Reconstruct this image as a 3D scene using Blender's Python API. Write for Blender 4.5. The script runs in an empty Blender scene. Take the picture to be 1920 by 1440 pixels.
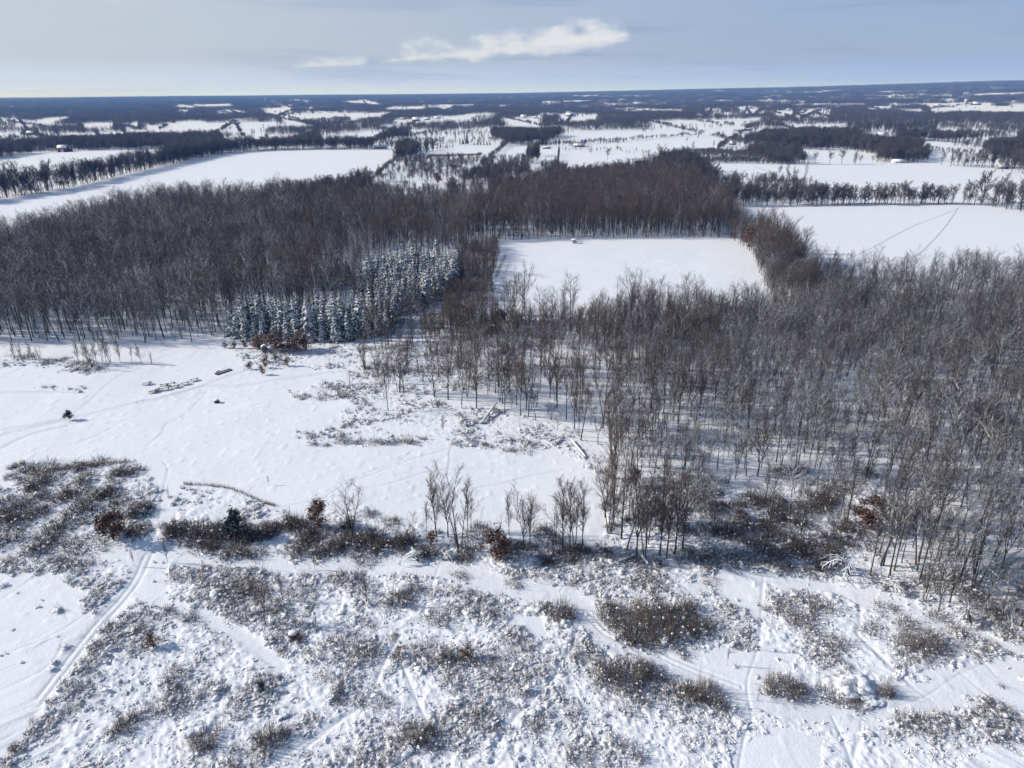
import bpy, math, random
import numpy as np
from mathutils import Matrix, Vector

R = math.radians
SC = bpy.context.scene
COL = SC.collection
rng = np.random.default_rng(7)
random.seed(7)

# ------------------------------------------------------------------ camera
FPX, CX, CY, CAMH = 1333.0, 960.0, 720.0, 80.0      # focal length in photo pixels, drone height in metres
PITCH, ROLL = R(22.3), R(0.40)
_f = Vector((0, math.cos(PITCH), -math.sin(PITCH)))
_u = Vector((0, math.sin(PITCH), math.cos(PITCH)))
_r = Vector((1, 0, 0))
_ur = _u * math.cos(ROLL) + _r * math.sin(ROLL)
_rr = _r * math.cos(ROLL) - _u * math.sin(ROLL)
cam_data = bpy.data.cameras.new('camera')
cam = bpy.data.objects.new('camera', cam_data)
COL.objects.link(cam)
cam_data.sensor_fit = 'HORIZONTAL'
cam_data.sensor_width = 36.0
cam_data.lens = 36.0 * FPX / 1920.0
cam_data.clip_start = 1.0
cam_data.clip_end = 120000.0
cam.matrix_world = Matrix(((_rr.x, _ur.x, -_f.x, 0), (_rr.y, _ur.y, -_f.y, 0), (_rr.z, _ur.z, -_f.z, CAMH), (0, 0, 0, 1)))
SC.camera = cam
FV, UV, RV = np.array(_f), np.array(_ur), np.array(_rr)

# ------------------------------------------------------------------ light, sky, exposure
SUN_EL, SUN_AZ = R(29.0), R(277.0)                  # azimuth clockwise from +Y: from the left, a little ahead
sun_dir = Vector((math.sin(SUN_AZ) * math.cos(SUN_EL), math.cos(SUN_AZ) * math.cos(SUN_EL), math.sin(SUN_EL)))
sun_data = bpy.data.lights.new('sun', 'SUN')
sun_data.energy = 4.7
sun_data.angle = R(0.5)
sun_data.color = (1.0, 0.94, 0.86)
sun = bpy.data.objects.new('sun', sun_data)
COL.objects.link(sun)
sun.rotation_euler = sun_dir.to_track_quat('Z', 'Y').to_euler()
SC.view_settings.view_transform = 'Standard'
SC.view_settings.look = 'None'
SC.view_settings.exposure = 0.0
SC.view_settings.gamma = 1.0
SC.render.engine = 'CYCLES'
SC.cycles.max_bounces = 6
SC.cycles.diffuse_bounces = 3
SC.cycles.glossy_bounces = 1
SC.cycles.transmission_bounces = 2
SC.cycles.volume_bounces = 0
SC.cycles.transparent_max_bounces = 8
SC.cycles.use_adaptive_sampling = True
SC.cycles.adaptive_threshold = 0.012
SC.cycles.use_denoising = True
SC.cycles.denoiser = 'OPENIMAGEDENOISE'
SC.cycles.denoising_input_passes = 'RGB_ALBEDO_NORMAL'
SC.cycles.denoising_prefilter = 'ACCURATE'


class NT:
    """A small helper for writing node trees."""
    def __init__(self, tree):
        self.t = tree
        tree.nodes.clear()

    def n(self, typ, ins=None, **kw):
        nd = self.t.nodes.new(typ)
        for k, v in kw.items():
            setattr(nd, k, v)
        for k, v in (ins or {}).items():
            self.put(nd.inputs[k], v)
        return nd

    def put(self, sock, v):
        if isinstance(v, bpy.types.NodeSocket):
            self.t.links.new(v, sock)
        elif isinstance(v, bpy.types.Node):
            self.t.links.new(v.outputs[0], sock)
        else:
            sock.default_value = v

    def m(self, op, a, b=0.0, c=0.0, clamp=False):
        nd = self.t.nodes.new('ShaderNodeMath')
        nd.operation = op
        nd.use_clamp = clamp
        self.put(nd.inputs[0], a)
        self.put(nd.inputs[1], b)
        self.put(nd.inputs[2], c)
        return nd.outputs[0]

    def ss(self, v, lo, hi):
        nd = self.t.nodes.new('ShaderNodeMapRange')
        nd.interpolation_type = 'SMOOTHSTEP'
        self.put(nd.inputs[0], v)
        nd.inputs[1].default_value = lo
        nd.inputs[2].default_value = hi
        return nd.outputs[0]

    def mix(self, f, a, b):
        nd = self.t.nodes.new('ShaderNodeMix')
        nd.data_type = 'RGBA'
        self.put(nd.inputs[0], f)
        self.put(nd.inputs[6], a)
        self.put(nd.inputs[7], b)
        return nd.outputs[2]


def make_world():
    w = bpy.data.worlds.new('World')
    SC.world = w
    w.use_nodes = True
    g = NT(w.node_tree)
    sky = g.n('ShaderNodeTexSky', sky_type='NISHITA', sun_disc=False, sun_elevation=SUN_EL, sun_rotation=SUN_AZ,
              altitude=250.0, air_density=1.0, dust_density=0.6, ozone_density=3.5)
    scaled = g.n('ShaderNodeVectorMath', operation='SCALE')
    g.put(scaled.inputs[0], sky.outputs[0])
    scaled.inputs[3].default_value = 0.13
    geo = g.n('ShaderNodeTexCoord')
    sep = g.n('ShaderNodeSeparateXYZ', {0: geo.outputs['Generated']})
    x, y, z = sep.outputs
    az = g.m('MULTIPLY', g.m('ARCTAN2', x, y), 57.2958)
    el = g.m('MULTIPLY', g.m('ARCSINE', z), 57.2958)
    # high veil of cloud: brighter towards the sun (left), thin streaks towards the right
    p1 = g.n('ShaderNodeCombineXYZ', {0: g.m('MULTIPLY', az, 0.055), 1: g.m('MULTIPLY', el, 0.30), 2: 0.3})
    n1 = g.n('ShaderNodeTexNoise', {'Vector': p1, 'Scale': 1.0, 'Detail': 6.0, 'Roughness': 0.55})
    p2 = g.n('ShaderNodeCombineXYZ', {0: g.m('MULTIPLY', az, 0.05), 1: g.m('MULTIPLY', el, 0.75), 2: 4.1})
    n2 = g.n('ShaderNodeTexNoise', {'Vector': p2, 'Scale': 1.0, 'Detail': 7.0, 'Roughness': 0.6})
    left = g.ss(az, 42.0, -40.0)
    veil_col = g.mix(left, (0.290, 0.395, 0.635, 1), (0.565, 0.628, 0.715, 1))
    veil_f = g.m('ADD', g.m('MULTIPLY', n1.outputs[0], 0.40), g.m('ADD', 0.62, g.m('MULTIPLY', left, 0.2)), clamp=True)
    veil_f = g.m('MULTIPLY', veil_f, g.m('ADD', 0.12, g.m('MULTIPLY', g.ss(el, 22.0, 8.5), 0.88)))
    veil_f = g.m('MAXIMUM', veil_f, g.m('MULTIPLY', g.ss(el, 7.0, 1.0), 0.96))      # clear blue overhead
    c = g.mix(veil_f, scaled.outputs[0], veil_col)
    # grey streaks, low and to the right
    low_col = g.mix(left, (0.38, 0.53, 0.95, 1), (0.68, 0.81, 1.15, 1))
    c = g.mix(g.m('MULTIPLY', g.ss(el, 2.6, 0.3), 0.9), c, low_col)
    c = g.mix(g.ss(el, 0.8, 0.0), c, g.mix(left, (0.46, 0.72, 1.75, 1), (0.80, 1.08, 2.20, 1)))
    st = g.m('MULTIPLY', g.m('MULTIPLY', g.ss(n2.outputs[0], 0.50, 0.66), g.ss(el, 9.0, 5.0)), g.m('MULTIPLY', g.ss(az, -40.0, 18.0), 0.75))
    c = g.mix(st, c, (0.300, 0.390, 0.590, 1))
    # the bank of small white clouds, in pieces, lifting towards the right
    p3 = g.n('ShaderNodeCombineXYZ', {0: g.m('MULTIPLY', az, 0.50), 1: g.m('MULTIPLY', el, 0.95), 2: 9.0})
    n3 = g.n('ShaderNodeTexNoise', {'Vector': p3, 'Scale': 1.6, 'Detail': 6.0, 'Roughness': 0.6})
    v3 = g.n('ShaderNodeTexVoronoi', {'Vector': p3, 'Scale': 1.0}, feature='SMOOTH_F1')
    puff = g.m('ADD', g.m('MULTIPLY', v3.outputs['Distance'], -1.15), g.m('MULTIPLY_ADD', n3.outputs[0], 1.5, 0.94))

    def bank(a0, a1, e0, e1, thick, soft):
        u = g.m('DIVIDE', g.m('SUBTRACT', az, a0), a1 - a0)
        mid = g.m('ADD', e0, g.m('MULTIPLY', u, e1 - e0))
        d = g.m('SUBTRACT', el, mid)
        up = g.m('MULTIPLY', g.m('MAXIMUM', d, 0.0), 1.0 / thick)
        dn = g.m('MULTIPLY', g.m('MAXIMUM', g.m('MULTIPLY', d, -1.0), 0.0), 2.2 / thick)
        e = g.m('ABSOLUTE', g.m('MULTIPLY_ADD', u, 2.0, -1.0))
        ends = g.m('MULTIPLY', g.m('POWER', e, 8.0), 0.9)
        return g.ss(g.m('SUBTRACT', puff, g.m('ADD', g.m('ADD', up, dn), ends)), 0.0, soft)
    for a0, a1, e0, e1, th, so, k in ((-10.2, 9.4, 2.1, 3.5, 1.45, 1.1, 0.85), (-15.6, -10.0, 1.8, 2.05, 0.85, 1.1, 0.75), (1.0, 8.8, 3.2, 3.8, 1.35, 1.0, 0.7),
                                      (-27.0, -22.5, 5.9, 6.6, 1.6, 1.3, 0.35), (-16.0, -8.6, 6.8, 7.2, 1.4, 1.3, 0.35)):
        b = bank(a0, a1, e0, e1, th, so)
        c = g.mix(g.m('MULTIPLY', b, k), c, g.mix(g.m('MULTIPLY', b, b), (0.50, 0.58, 0.72, 1), (0.78, 0.81, 0.86, 1)))
    bg = g.n('ShaderNodeBackground', {'Color': c, 'Strength': 1.0})
    g.n('ShaderNodeOutputWorld', {'Surface': bg})


make_world()


# ------------------------------------------------------------------ terrain and pixel <-> ground
def hz(x, y):
    """Height of the land: flat near the drone, long ridges towards the horizon (higher to the right)."""
    x = np.asarray(x, float)
    y = np.asarray(y, float)
    d = np.hypot(x, y)
    az = np.degrees(np.arctan2(x, y))
    top = np.interp(az, [-180, -45, -36, -26, -13, 0, 13.5, 20, 25.6, 33, 36, 60, 180], [40, 40, 26, 34, 38, 44, 82, 100, 122, 156, 150, 140, 40])
    s = np.clip((d - 3000.0) / 8500.0, 0, 1)
    s = s * s * (3 - 2 * s)
    fall = 1.0 - 0.5 * np.clip((d - 12500.0) / 20000.0, 0, 1)
    return top * s * fall


_TD = np.exp(np.linspace(math.log(55.0), math.log(30000.0), 1400))


def gp(px, py, h=0.0):
    """The point of the land that photo pixel (px, py) looks at, or the foot of a thing h tall whose top it looks at."""
    v = FV + RV * ((px - CX) / FPX) - UV * ((py - CY) / FPX)
    hd = math.hypot(v[0], v[1])
    ux, uy, sl = v[0] / hd, v[1] / hd, v[2] / hd
    X, Y = ux * _TD, uy * _TD
    gap = CAMH + sl * _TD - (hz(X, Y) + h)
    k = np.argmax(gap <= 0)
    if gap[k] > 0:
        return X[-1], Y[-1]
    if k == 0:
        return X[0], Y[0]
    t = gap[k - 1] / (gap[k - 1] - gap[k])
    d = _TD[k - 1] + t * (_TD[k] - _TD[k - 1])
    return ux * d, uy * d


def to_px(x, y, z):
    P = np.stack([np.asarray(x, float), np.asarray(y, float), np.asarray(z, float) - CAMH], -1)
    w = P @ FV
    return CX + FPX * (P @ RV) / w, CY - FPX * (P @ UV) / w, w


def top_height(px, py, ytop):
    """Height of an upright thing whose foot is at pixel (px, py) and whose top shows at row ytop."""
    x, y = gp(px, py)
    lo, hi = 0.0, 60.0
    for _ in range(30):
        mid = (lo + hi) / 2
        if to_px(x, y, hz(x, y) + mid)[1] > ytop:
            lo = mid
        else:
            hi = mid
    return x, y, lo


def px_size(px, py):
    """Metres per photo pixel, across, at the ground seen at that pixel."""
    x, y = gp(px, py)
    return float(to_px(x, y, 0)[2]) / FPX


def poly(pts):
    return np.array([gp(*p) for p in pts])


def inside(P, x, y):
    res = np.zeros(len(x), bool)
    n = len(P)
    j = n - 1
    for i in range(n):
        xi, yi = P[i]
        xj, yj = P[j]
        c = ((yi > y) != (yj > y))
        if c.any():
            with np.errstate(divide='ignore', invalid='ignore'):
                res ^= c & (x < (xj - xi) * (y - yi) / (yj - yi) + xi)
        j = i
    return res


def _hash(ix, iy, seed):
    h = (ix.astype(np.int64) * 374761393 + iy.astype(np.int64) * 668265263 + seed * 982451653) & 0xFFFFFFFF
    h = ((h ^ (h >> 13)) * 1274126177) & 0xFFFFFFFF
    h = h ^ (h >> 16)
    return (h & 0xFFFFFF) / float(0xFFFFFF)


def vn(x, y, scale, seed=0):
    """Value noise, 0..1."""
    x = np.asarray(x, float) / scale
    y = np.asarray(y, float) / scale
    ix, iy = np.floor(x), np.floor(y)
    fx, fy = x - ix, y - iy
    fx = fx * fx * (3 - 2 * fx)
    fy = fy * fy * (3 - 2 * fy)
    a, b = _hash(ix, iy, seed), _hash(ix + 1, iy, seed)
    c, d = _hash(ix, iy + 1, seed), _hash(ix + 1, iy + 1, seed)
    return (a * (1 - fx) + b * fx) * (1 - fy) + (c * (1 - fx) + d * fx) * fy


def poisson(P, spacing, seed=0, jitter=0.42):
    """Jittered points inside polygon P."""
    r = np.random.default_rng(seed)
    x0, y0 = P.min(0)
    x1, y1 = P.max(0)
    gx, gy = np.meshgrid(np.arange(x0, x1, spacing), np.arange(y0, y1, spacing * 0.87))
    gx = gx + (np.arange(gx.shape[0]) % 2)[:, None] * spacing / 2
    x = gx.ravel() + r.uniform(-jitter, jitter, gx.size) * spacing
    y = gy.ravel() + r.uniform(-jitter, jitter, gx.size) * spacing
    k = inside(P, x, y)
    return x[k], y[k]


# ------------------------------------------------------------------ materials
def mat(name):
    m = bpy.data.materials.new(name)
    m.use_nodes = True
    return m, NT(m.node_tree)


def snow_material():
    m, g = mat('snow')
    co = g.n('ShaderNodeNewGeometry')
    n1 = g.n('ShaderNodeTexNoise', {'Vector': co.outputs['Position'], 'Scale': 2.2, 'Detail': 5.0, 'Roughness': 0.6})
    n2 = g.n('ShaderNodeTexNoise', {'Vector': co.outputs['Position'], 'Scale': 0.02, 'Detail': 4.0})
    tr = g.n('ShaderNodeAttribute', attribute_name='trod')
    lit = g.n('ShaderNodeAttribute', attribute_name='litter')
    base = g.mix(n2.outputs[0], (0.80, 0.82, 0.86, 1), (0.86, 0.865, 0.88, 1))
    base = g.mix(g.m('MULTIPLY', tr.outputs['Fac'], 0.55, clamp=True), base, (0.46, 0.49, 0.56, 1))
    n3 = g.n('ShaderNodeTexNoise', {'Vector': co.outputs['Position'], 'Scale': 1.3, 'Detail': 6.0, 'Roughness': 0.75})
    lf = g.m('MULTIPLY', g.ss(n3.outputs[0], 0.50, 0.68), lit.outputs['Fac'], clamp=True)
    base = g.mix(lf, base, (0.16, 0.13, 0.115, 1))
    st = g.n('ShaderNodeVectorMath', operation='MULTIPLY')
    g.put(st.inputs[0], co.outputs['Position'])
    st.inputs[1].default_value = (0.05, 0.30, 1.0)
    n4 = g.n('ShaderNodeTexNoise', {'Vector': st.outputs[0], 'Scale': 1.0, 'Detail': 5.0, 'Roughness': 0.6})
    hh = g.m('MULTIPLY_ADD', n4.outputs[0], 2.2, n1.outputs[0])
    bump = g.n('ShaderNodeBump', {'Height': hh, 'Strength': 0.28, 'Distance': 0.25})
    b = g.n('ShaderNodeBsdfPrincipled', {'Base Color': base, 'Roughness': 0.75, 'Normal': bump})
    b.inputs['Specular IOR Level'].default_value = 0.25
    g.n('ShaderNodeOutputMaterial', {'Surface': b})
    return m


def snow_plain():
    m, g = mat('snow_lumps')
    co = g.n('ShaderNodeNewGeometry')
    n1 = g.n('ShaderNodeTexNoise', {'Vector': co.outputs['Position'], 'Scale': 3.0, 'Detail': 4.0})
    bump = g.n('ShaderNodeBump', {'Height': n1.outputs[0], 'Strength': 0.4, 'Distance': 0.2})
    b = g.n('ShaderNodeBsdfPrincipled', {'Base Color': (0.85, 0.86, 0.88, 1), 'Roughness': 0.8, 'Normal': bump})
    b.inputs['Specular IOR Level'].default_value = 0.2
    g.n('ShaderNodeOutputMaterial', {'Surface': b})
    return m


def snowy(name, c0, c1, lo, hi, nscale=1.5, thr=0.5, amount=1.0):
    """Bark, leaves or needles that carry snow on the faces that look up."""
    m, g = mat(name)
    geo = g.n('ShaderNodeNewGeometry')
    oi = g.n('ShaderNodeObjectInfo')
    z = g.n('ShaderNodeSeparateXYZ', {0: geo.outputs['True Normal']}).outputs[2]
    no = g.n('ShaderNodeTexNoise', {'Vector': geo.outputs['Position'], 'Scale': nscale, 'Detail': 3.0})
    v = g.m('ADD', z, g.m('MULTIPLY', g.m('SUBTRACT', no.outputs[0], thr), 1.6))
    f = g.m('MULTIPLY', g.ss(v, lo, hi), amount)
    base = g.mix(oi.outputs['Random'], c0 + (1,), c1 + (1,))
    col = g.mix(f, base, (0.82, 0.835, 0.86, 1))
    b = g.n('ShaderNodeBsdfPrincipled', {'Base Color': col, 'Roughness': 0.85})
    b.inputs['Specular IOR Level'].default_value = 0.15
    g.n('ShaderNodeOutputMaterial', {'Surface': b})
    return m


def plain(name, col, rough=0.8, nscale=0.0, col2=None, metallic=0.0):
    m, g = mat(name)
    c = col + (1,)
    if col2:
        geo = g.n('ShaderNodeNewGeometry')
        no = g.n('ShaderNodeTexNoise', {'Vector': geo.outputs['Position'], 'Scale': nscale, 'Detail': 4.0})
        c = g.mix(no.outputs[0], col + (1,), col2 + (1,))
    b = g.n('ShaderNodeBsdfPrincipled', {'Base Color': c, 'Roughness': rough, 'Metallic': metallic})
    b.inputs['Specular IOR Level'].default_value = 0.2
    g.n('ShaderNodeOutputMaterial', {'Surface': b})
    return m


M = {
    'snow': snow_material(),
    'lump': snow_plain(),
    'bark': snowy('bark', (0.050, 0.042, 0.038), (0.085, 0.070, 0.062), 0.75, 1.05),
    'bark_dust': snowy('bark_snow_dusted', (0.060, 0.048, 0.042), (0.105, 0.085, 0.075), 0.50, 0.85),
    'bark_snow': snowy('bark_snow_laden', (0.065, 0.057, 0.053), (0.10, 0.088, 0.08), -0.05, 0.38),
    'twig': snowy('twig', (0.088, 0.064, 0.055), (0.150, 0.106, 0.090), 0.75, 1.05),
    'twig_dust': snowy('twig_snow_dusted', (0.054, 0.050, 0.050), (0.090, 0.082, 0.081), 0.62, 0.98),
    'twig_snow': snowy('twig_snow_laden', (0.054, 0.050, 0.050), (0.090, 0.083, 0.082), 0.48, 0.90),
    'stem': snowy('shrub_stem', (0.13, 0.105, 0.092), (0.20, 0.16, 0.14), 0.40, 0.80, 2.0),
    'stem_dark': snowy('dark_shrub_stem', (0.075, 0.060, 0.053), (0.125, 0.098, 0.085), 0.48, 0.85, 2.0),
    'needle_dust': snowy('needles_dusted', (0.018, 0.030, 0.024), (0.026, 0.040, 0.032), 0.72, 1.05, 1.3),
    'needle': snowy('needles_under_snow', (0.018, 0.032, 0.028), (0.024, 0.044, 0.042), 0.50, 0.80, 1.2),
    'needle_bare': snowy('dark_needles', (0.020, 0.035, 0.030), (0.030, 0.048, 0.038), 0.80, 1.1, 1.1),
    'russet': snowy('russet_leaves', (0.115, 0.052, 0.034), (0.19, 0.095, 0.060), 0.90, 1.15, 2.5),
    'far_twig': snowy('far_twig', (0.040, 0.036, 0.036), (0.110, 0.094, 0.090), 0.78, 1.05),
    'dead': snowy('dead_wood', (0.42, 0.38, 0.34), (0.50, 0.46, 0.42), 0.5, 0.9),
    'timber': plain('weathered_timber', (0.11, 0.085, 0.07), 0.8, 4.0, (0.17, 0.14, 0.12)),
    'red_board': plain('red_boards', (0.12, 0.030, 0.030), 0.8, 3.0, (0.09, 0.026, 0.026)),
    'roof_dark': plain('dark_roofing', (0.06, 0.06, 0.065), 0.8, 1.0, (0.09, 0.09, 0.09)),
    'white_wall': plain('white_siding', (0.70, 0.70, 0.69), 0.7, 1.0, (0.62, 0.62, 0.62)),
    'grey_wall': plain('grey_siding', (0.30, 0.31, 0.32), 0.7, 1.0, (0.26, 0.27, 0.28)),
    'tan_wall': plain('tan_siding', (0.38, 0.30, 0.22), 0.7, 1.0, (0.33, 0.26, 0.19)),
    'brown_wall': plain('brown_siding', (0.13, 0.085, 0.06), 0.7, 1.0, (0.10, 0.07, 0.05)),
    'glass': plain('window_glass', (0.03, 0.04, 0.05), 0.1),
    'steel': plain('galvanised_steel', (0.45, 0.46, 0.48), 0.4, 2.0, (0.38, 0.39, 0.41), 0.6),
    'concrete': plain('silo_concrete', (0.45, 0.44, 0.42), 0.9, 0.6, (0.36, 0.35, 0.34)),
    'reed': snowy('reed_stalks', (0.20, 0.14, 0.095), (0.26, 0.18, 0.12), 0.8, 1.1),
    'dry_grass': plain('dry_brown_grass', (0.24, 0.14, 0.085), 0.9, 0.4, (0.17, 0.11, 0.075)),
    'rut_shade': plain('rut_shade_snow', (0.46, 0.50, 0.58), 0.85, 0.5, (0.56, 0.59, 0.66)),  # shade inside the far ruts, painted as greyer trodden snow
}


# ------------------------------------------------------------------ mesh and object helpers
def mesh_np(name, V, F, mats, smooth=False, midx=None):
    """V (n,3); F a list of (k, array(m,k)) face blocks."""
    me = bpy.data.meshes.new(name)
    V = np.asarray(V, np.float32)
    me.vertices.add(len(V))
    me.vertices.foreach_set('co', V.ravel())
    loops = np.concatenate([f.ravel() for _, f in F]).astype(np.int32)
    tot = np.concatenate([np.full(len(f), k, np.int32) for k, f in F])
    start = np.concatenate([[0], np.cumsum(tot)[:-1]]).astype(np.int32)
    me.loops.add(len(loops))
    me.loops.foreach_set('vertex_index', loops)
    me.polygons.add(len(tot))
    me.polygons.foreach_set('loop_start', start)
    me.polygons.foreach_set('loop_total', tot)
    if midx is not None:
        me.polygons.foreach_set('material_index', np.asarray(midx, np.int32))
    if smooth:
        me.polygons.foreach_set('use_smooth', np.ones(len(tot), bool))
    for mm in (mats if isinstance(mats, (list, tuple)) else [mats]):
        me.materials.append(mm)
    me.update(calc_edges=True)
    return me


class Soup:
    """Collects tapered limbs, blobs, boxes and triangles; gives one mesh."""
    def __init__(self):
        self.V, self.F3, self.F4, self.M3, self.M4, self.n = [], [], [], [], [], 0

    def limbs(self, p0, p1, r0, r1, sides=3, mi=0):
        p0, p1 = np.atleast_2d(p0).astype(float), np.atleast_2d(p1).astype(float)
        n = len(p0)
        if n == 0:
            return
        r0 = np.broadcast_to(np.asarray(r0, float), (n,))
        r1 = np.broadcast_to(np.asarray(r1, float), (n,))
        d = p1 - p0
        L = np.linalg.norm(d, axis=1, keepdims=True) + 1e-9
        d = d / L
        ref = np.where(np.abs(d[:, 2:3]) > 0.9, np.array([[1.0, 0, 0]]), np.array([[0, 0, 1.0]]))
        a = np.cross(d, ref)
        a /= np.linalg.norm(a, axis=1, keepdims=True) + 1e-9
        b = np.cross(d, a)
        ph = (np.arange(sides) / sides * 2 * math.pi)[None, :] + (np.arange(n) * 1.7)[:, None]
        c, s = np.cos(ph)[..., None], np.sin(ph)[..., None]
        ring = a[:, None, :] * c + b[:, None, :] * s
        v0 = p0[:, None, :] + ring * r0[:, None, None]
        pointed = bool(np.all(r1 <= 1e-6))
        idx = np.arange(n)[:, None]
        k = np.arange(sides)[None, :]
        k2 = (k + 1) % sides
        if pointed:
            vv = np.concatenate([v0, p1[:, None, :]], 1)
            st = sides + 1
            base = self.n + idx * st
            f = np.stack([base + k, base + k2, np.broadcast_to(base + sides, (n, sides))], -1).reshape(-1, 3)
            self.F3.append(f)
            self.M3.append(np.full(len(f), mi))
        else:
            v1 = p1[:, None, :] + ring * r1[:, None, None]
            vv = np.concatenate([v0, v1], 1)
            st = sides * 2
            base = self.n + idx * st
            f = np.stack([base + k, base + k2, base + sides + k2, base + sides + k], -1).reshape(-1, 4)
            self.F4.append(f)
            self.M4.append(np.full(len(f), mi))
        self.V.append(vv.reshape(-1, 3))
        self.n += n * st

    def tube(self, pts, rad, sides=5, mi=0):
        pts = np.asarray(pts, float)
        self.limbs(pts[:-1], pts[1:], rad[:-1], np.maximum(rad[1:], 1e-3), sides, mi)

    def raw(self, V, F, mi=0):
        V = np.asarray(V, float)
        for f in F:
            f = np.asarray(f)
            if f.shape[1] == 3:
                self.F3.append(f + self.n)
                self.M3.append(np.full(len(f), mi))
            else:
                self.F4.append(f + self.n)
                self.M4.append(np.full(len(f), mi))
        self.V.append(V)
        self.n += len(V)

    def box(self, c, s, rz=0.0, mi=0, tilt=None):
        x, y, z = s[0] / 2, s[1] / 2, s[2] / 2
        V = np.array([[-x, -y, -z], [x, -y, -z], [x, y, -z], [-x, y, -z], [-x, -y, z], [x, -y, z], [x, y, z], [-x, y, z]])
        if tilt is not None:
            V = V @ np.array(Matrix.Rotation(tilt[1], 3, tilt[0])).T
        ca, sa = math.cos(rz), math.sin(rz)
        V = V @ np.array([[ca, sa, 0], [-sa, ca, 0], [0, 0, 1]]) + np.asarray(c, float)
        F = np.array([[0, 3, 2, 1], [4, 5, 6, 7], [0, 1, 5, 4], [1, 2, 6, 5], [2, 3, 7, 6], [3, 0, 4, 7]])
        self.raw(V, [F], mi)

    def blob(self, c, s, seed=0, level=2, amp=0.25, mi=0):
        V, F = ico(level)
        r = np.random.default_rng(seed)
        off = r.uniform(0, 50, 3)
        k = V * 2.1 + off
        d = vn(k[:, 0] + k[:, 2] * 1.7, k[:, 1] + k[:, 2] * 0.6, 1.0, seed) - 0.5
        V = V * (1 + amp * 2 * d[:, None]) * np.asarray(s, float) + np.asarray(c, float)
        self.raw(V, [F], mi)

    def pad(self, c, s, r, mi=0):
        """A thick, uneven pad of snow."""
        V, F = ico(4)
        o = r.uniform(0, 60, 3)
        d = np.zeros(len(V))
        for q, am in ((1.1, 0.75), (2.3, 0.42), (4.6, 0.22)):
            k = V * q + o
            d += am * (vn(k[:, 0] + 0.8 * k[:, 2], k[:, 1] - 0.7 * k[:, 2], 1.0, int(o[0] * 7)) - 0.5)
        V = V * (1 + d[:, None]) * np.asarray(s, float)
        self.raw(V + np.asarray(c, float), [F], mi)

    def clot(self, c, w, r, mi=0):
        """A small ragged lump of snow, flat below, wind-packed."""
        V, F = ico(2)
        ax = _rot(r.uniform(0, 6.283))
        o = r.uniform(0, 60, 3)
        k = V * 1.9 + o
        d = vn(k[:, 0] + 0.7 * k[:, 2], k[:, 1] - 0.6 * k[:, 2], 0.8, int(o[0] * 9)) - 0.45
        V = V * (1 + 0.95 * d[:, None]) * np.array([r.uniform(0.9, 1.9), r.uniform(0.7, 1.2), r.uniform(0.30, 0.65)]) * w
        V = V @ ax.T
        V[:, 2] = np.maximum(V[:, 2], -0.25 * w) + 0.25 * V[:, 0] * r.normal(0, 0.5)
        self.raw(V + np.asarray(c, float), [F], mi)

    def mesh(self, name, mats, smooth=False):
        F, MI = [], []
        if self.F3:
            F.append((3, np.concatenate(self.F3)))
            MI.append(np.concatenate(self.M3))
        if self.F4:
            F.append((4, np.concatenate(self.F4)))
            MI.append(np.concatenate(self.M4))
        return mesh_np(name, np.concatenate(self.V), F, mats, smooth, np.concatenate(MI))


def _rot(t):
    return np.array([[math.cos(t), -math.sin(t), 0], [math.sin(t), math.cos(t), 0], [0, 0, 1.0]])


_ICO = {}


def ico(level):
    if level not in _ICO:
        import bmesh
        bm = bmesh.new()
        bmesh.ops.create_icosphere(bm, subdivisions=level, radius=1.0)
        V = np.array([v.co[:] for v in bm.verts])
        F = np.array([[v.index for v in f.verts] for f in bm.faces])
        bm.free()
        _ICO[level] = (V, F)
    return _ICO[level]


def tag(o, label=None, cat=None, group=None, kind=None):
    if label:
        o['label'] = label
    if cat:
        o['category'] = cat
    if group:
        o['group'] = group
    if kind:
        o['kind'] = kind
    return o


def obj(name, me, parent=None, loc=(0, 0, 0), rz=0.0, scale=(1, 1, 1)):
    o = bpy.data.objects.new(name, me)
    COL.objects.link(o)
    if parent is not None:
        o.parent = parent
    o.location = loc
    o.rotation_euler = (0, 0, rz)
    o.scale = scale
    return o


def thing(name, label, cat, loc, rz=0.0, scale=(1, 1, 1), group=None):
    o = obj(name, None, None, loc, rz, scale)
    o.empty_display_size = 0.5
    return tag(o, label, cat, group)


ORD = ('first second third fourth fifth sixth seventh eighth ninth tenth eleventh twelfth thirteenth fourteenth fifteenth sixteenth seventeenth '
       'eighteenth nineteenth twentieth').split()
TENS = {20: 'twenty', 30: 'thirty', 40: 'forty', 50: 'fifty', 60: 'sixty', 70: 'seventy', 80: 'eighty', 90: 'ninety'}


def ordinal(i):
    if i < 20:
        return ORD[i]
    t, u = (i + 1) // 10 * 10, (i + 1) % 10
    if t >= 100:
        return 'hundredth' if i == 99 else 'hundred and ' + ordinal(i - 100)
    if u == 0:
        return {30: 'thirtieth', 40: 'fortieth', 50: 'fiftieth', 60: 'sixtieth', 70: 'seventieth', 80: 'eightieth', 90: 'ninetieth'}[t]
    return TENS[t] + '-' + ORD[u - 1]


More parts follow.
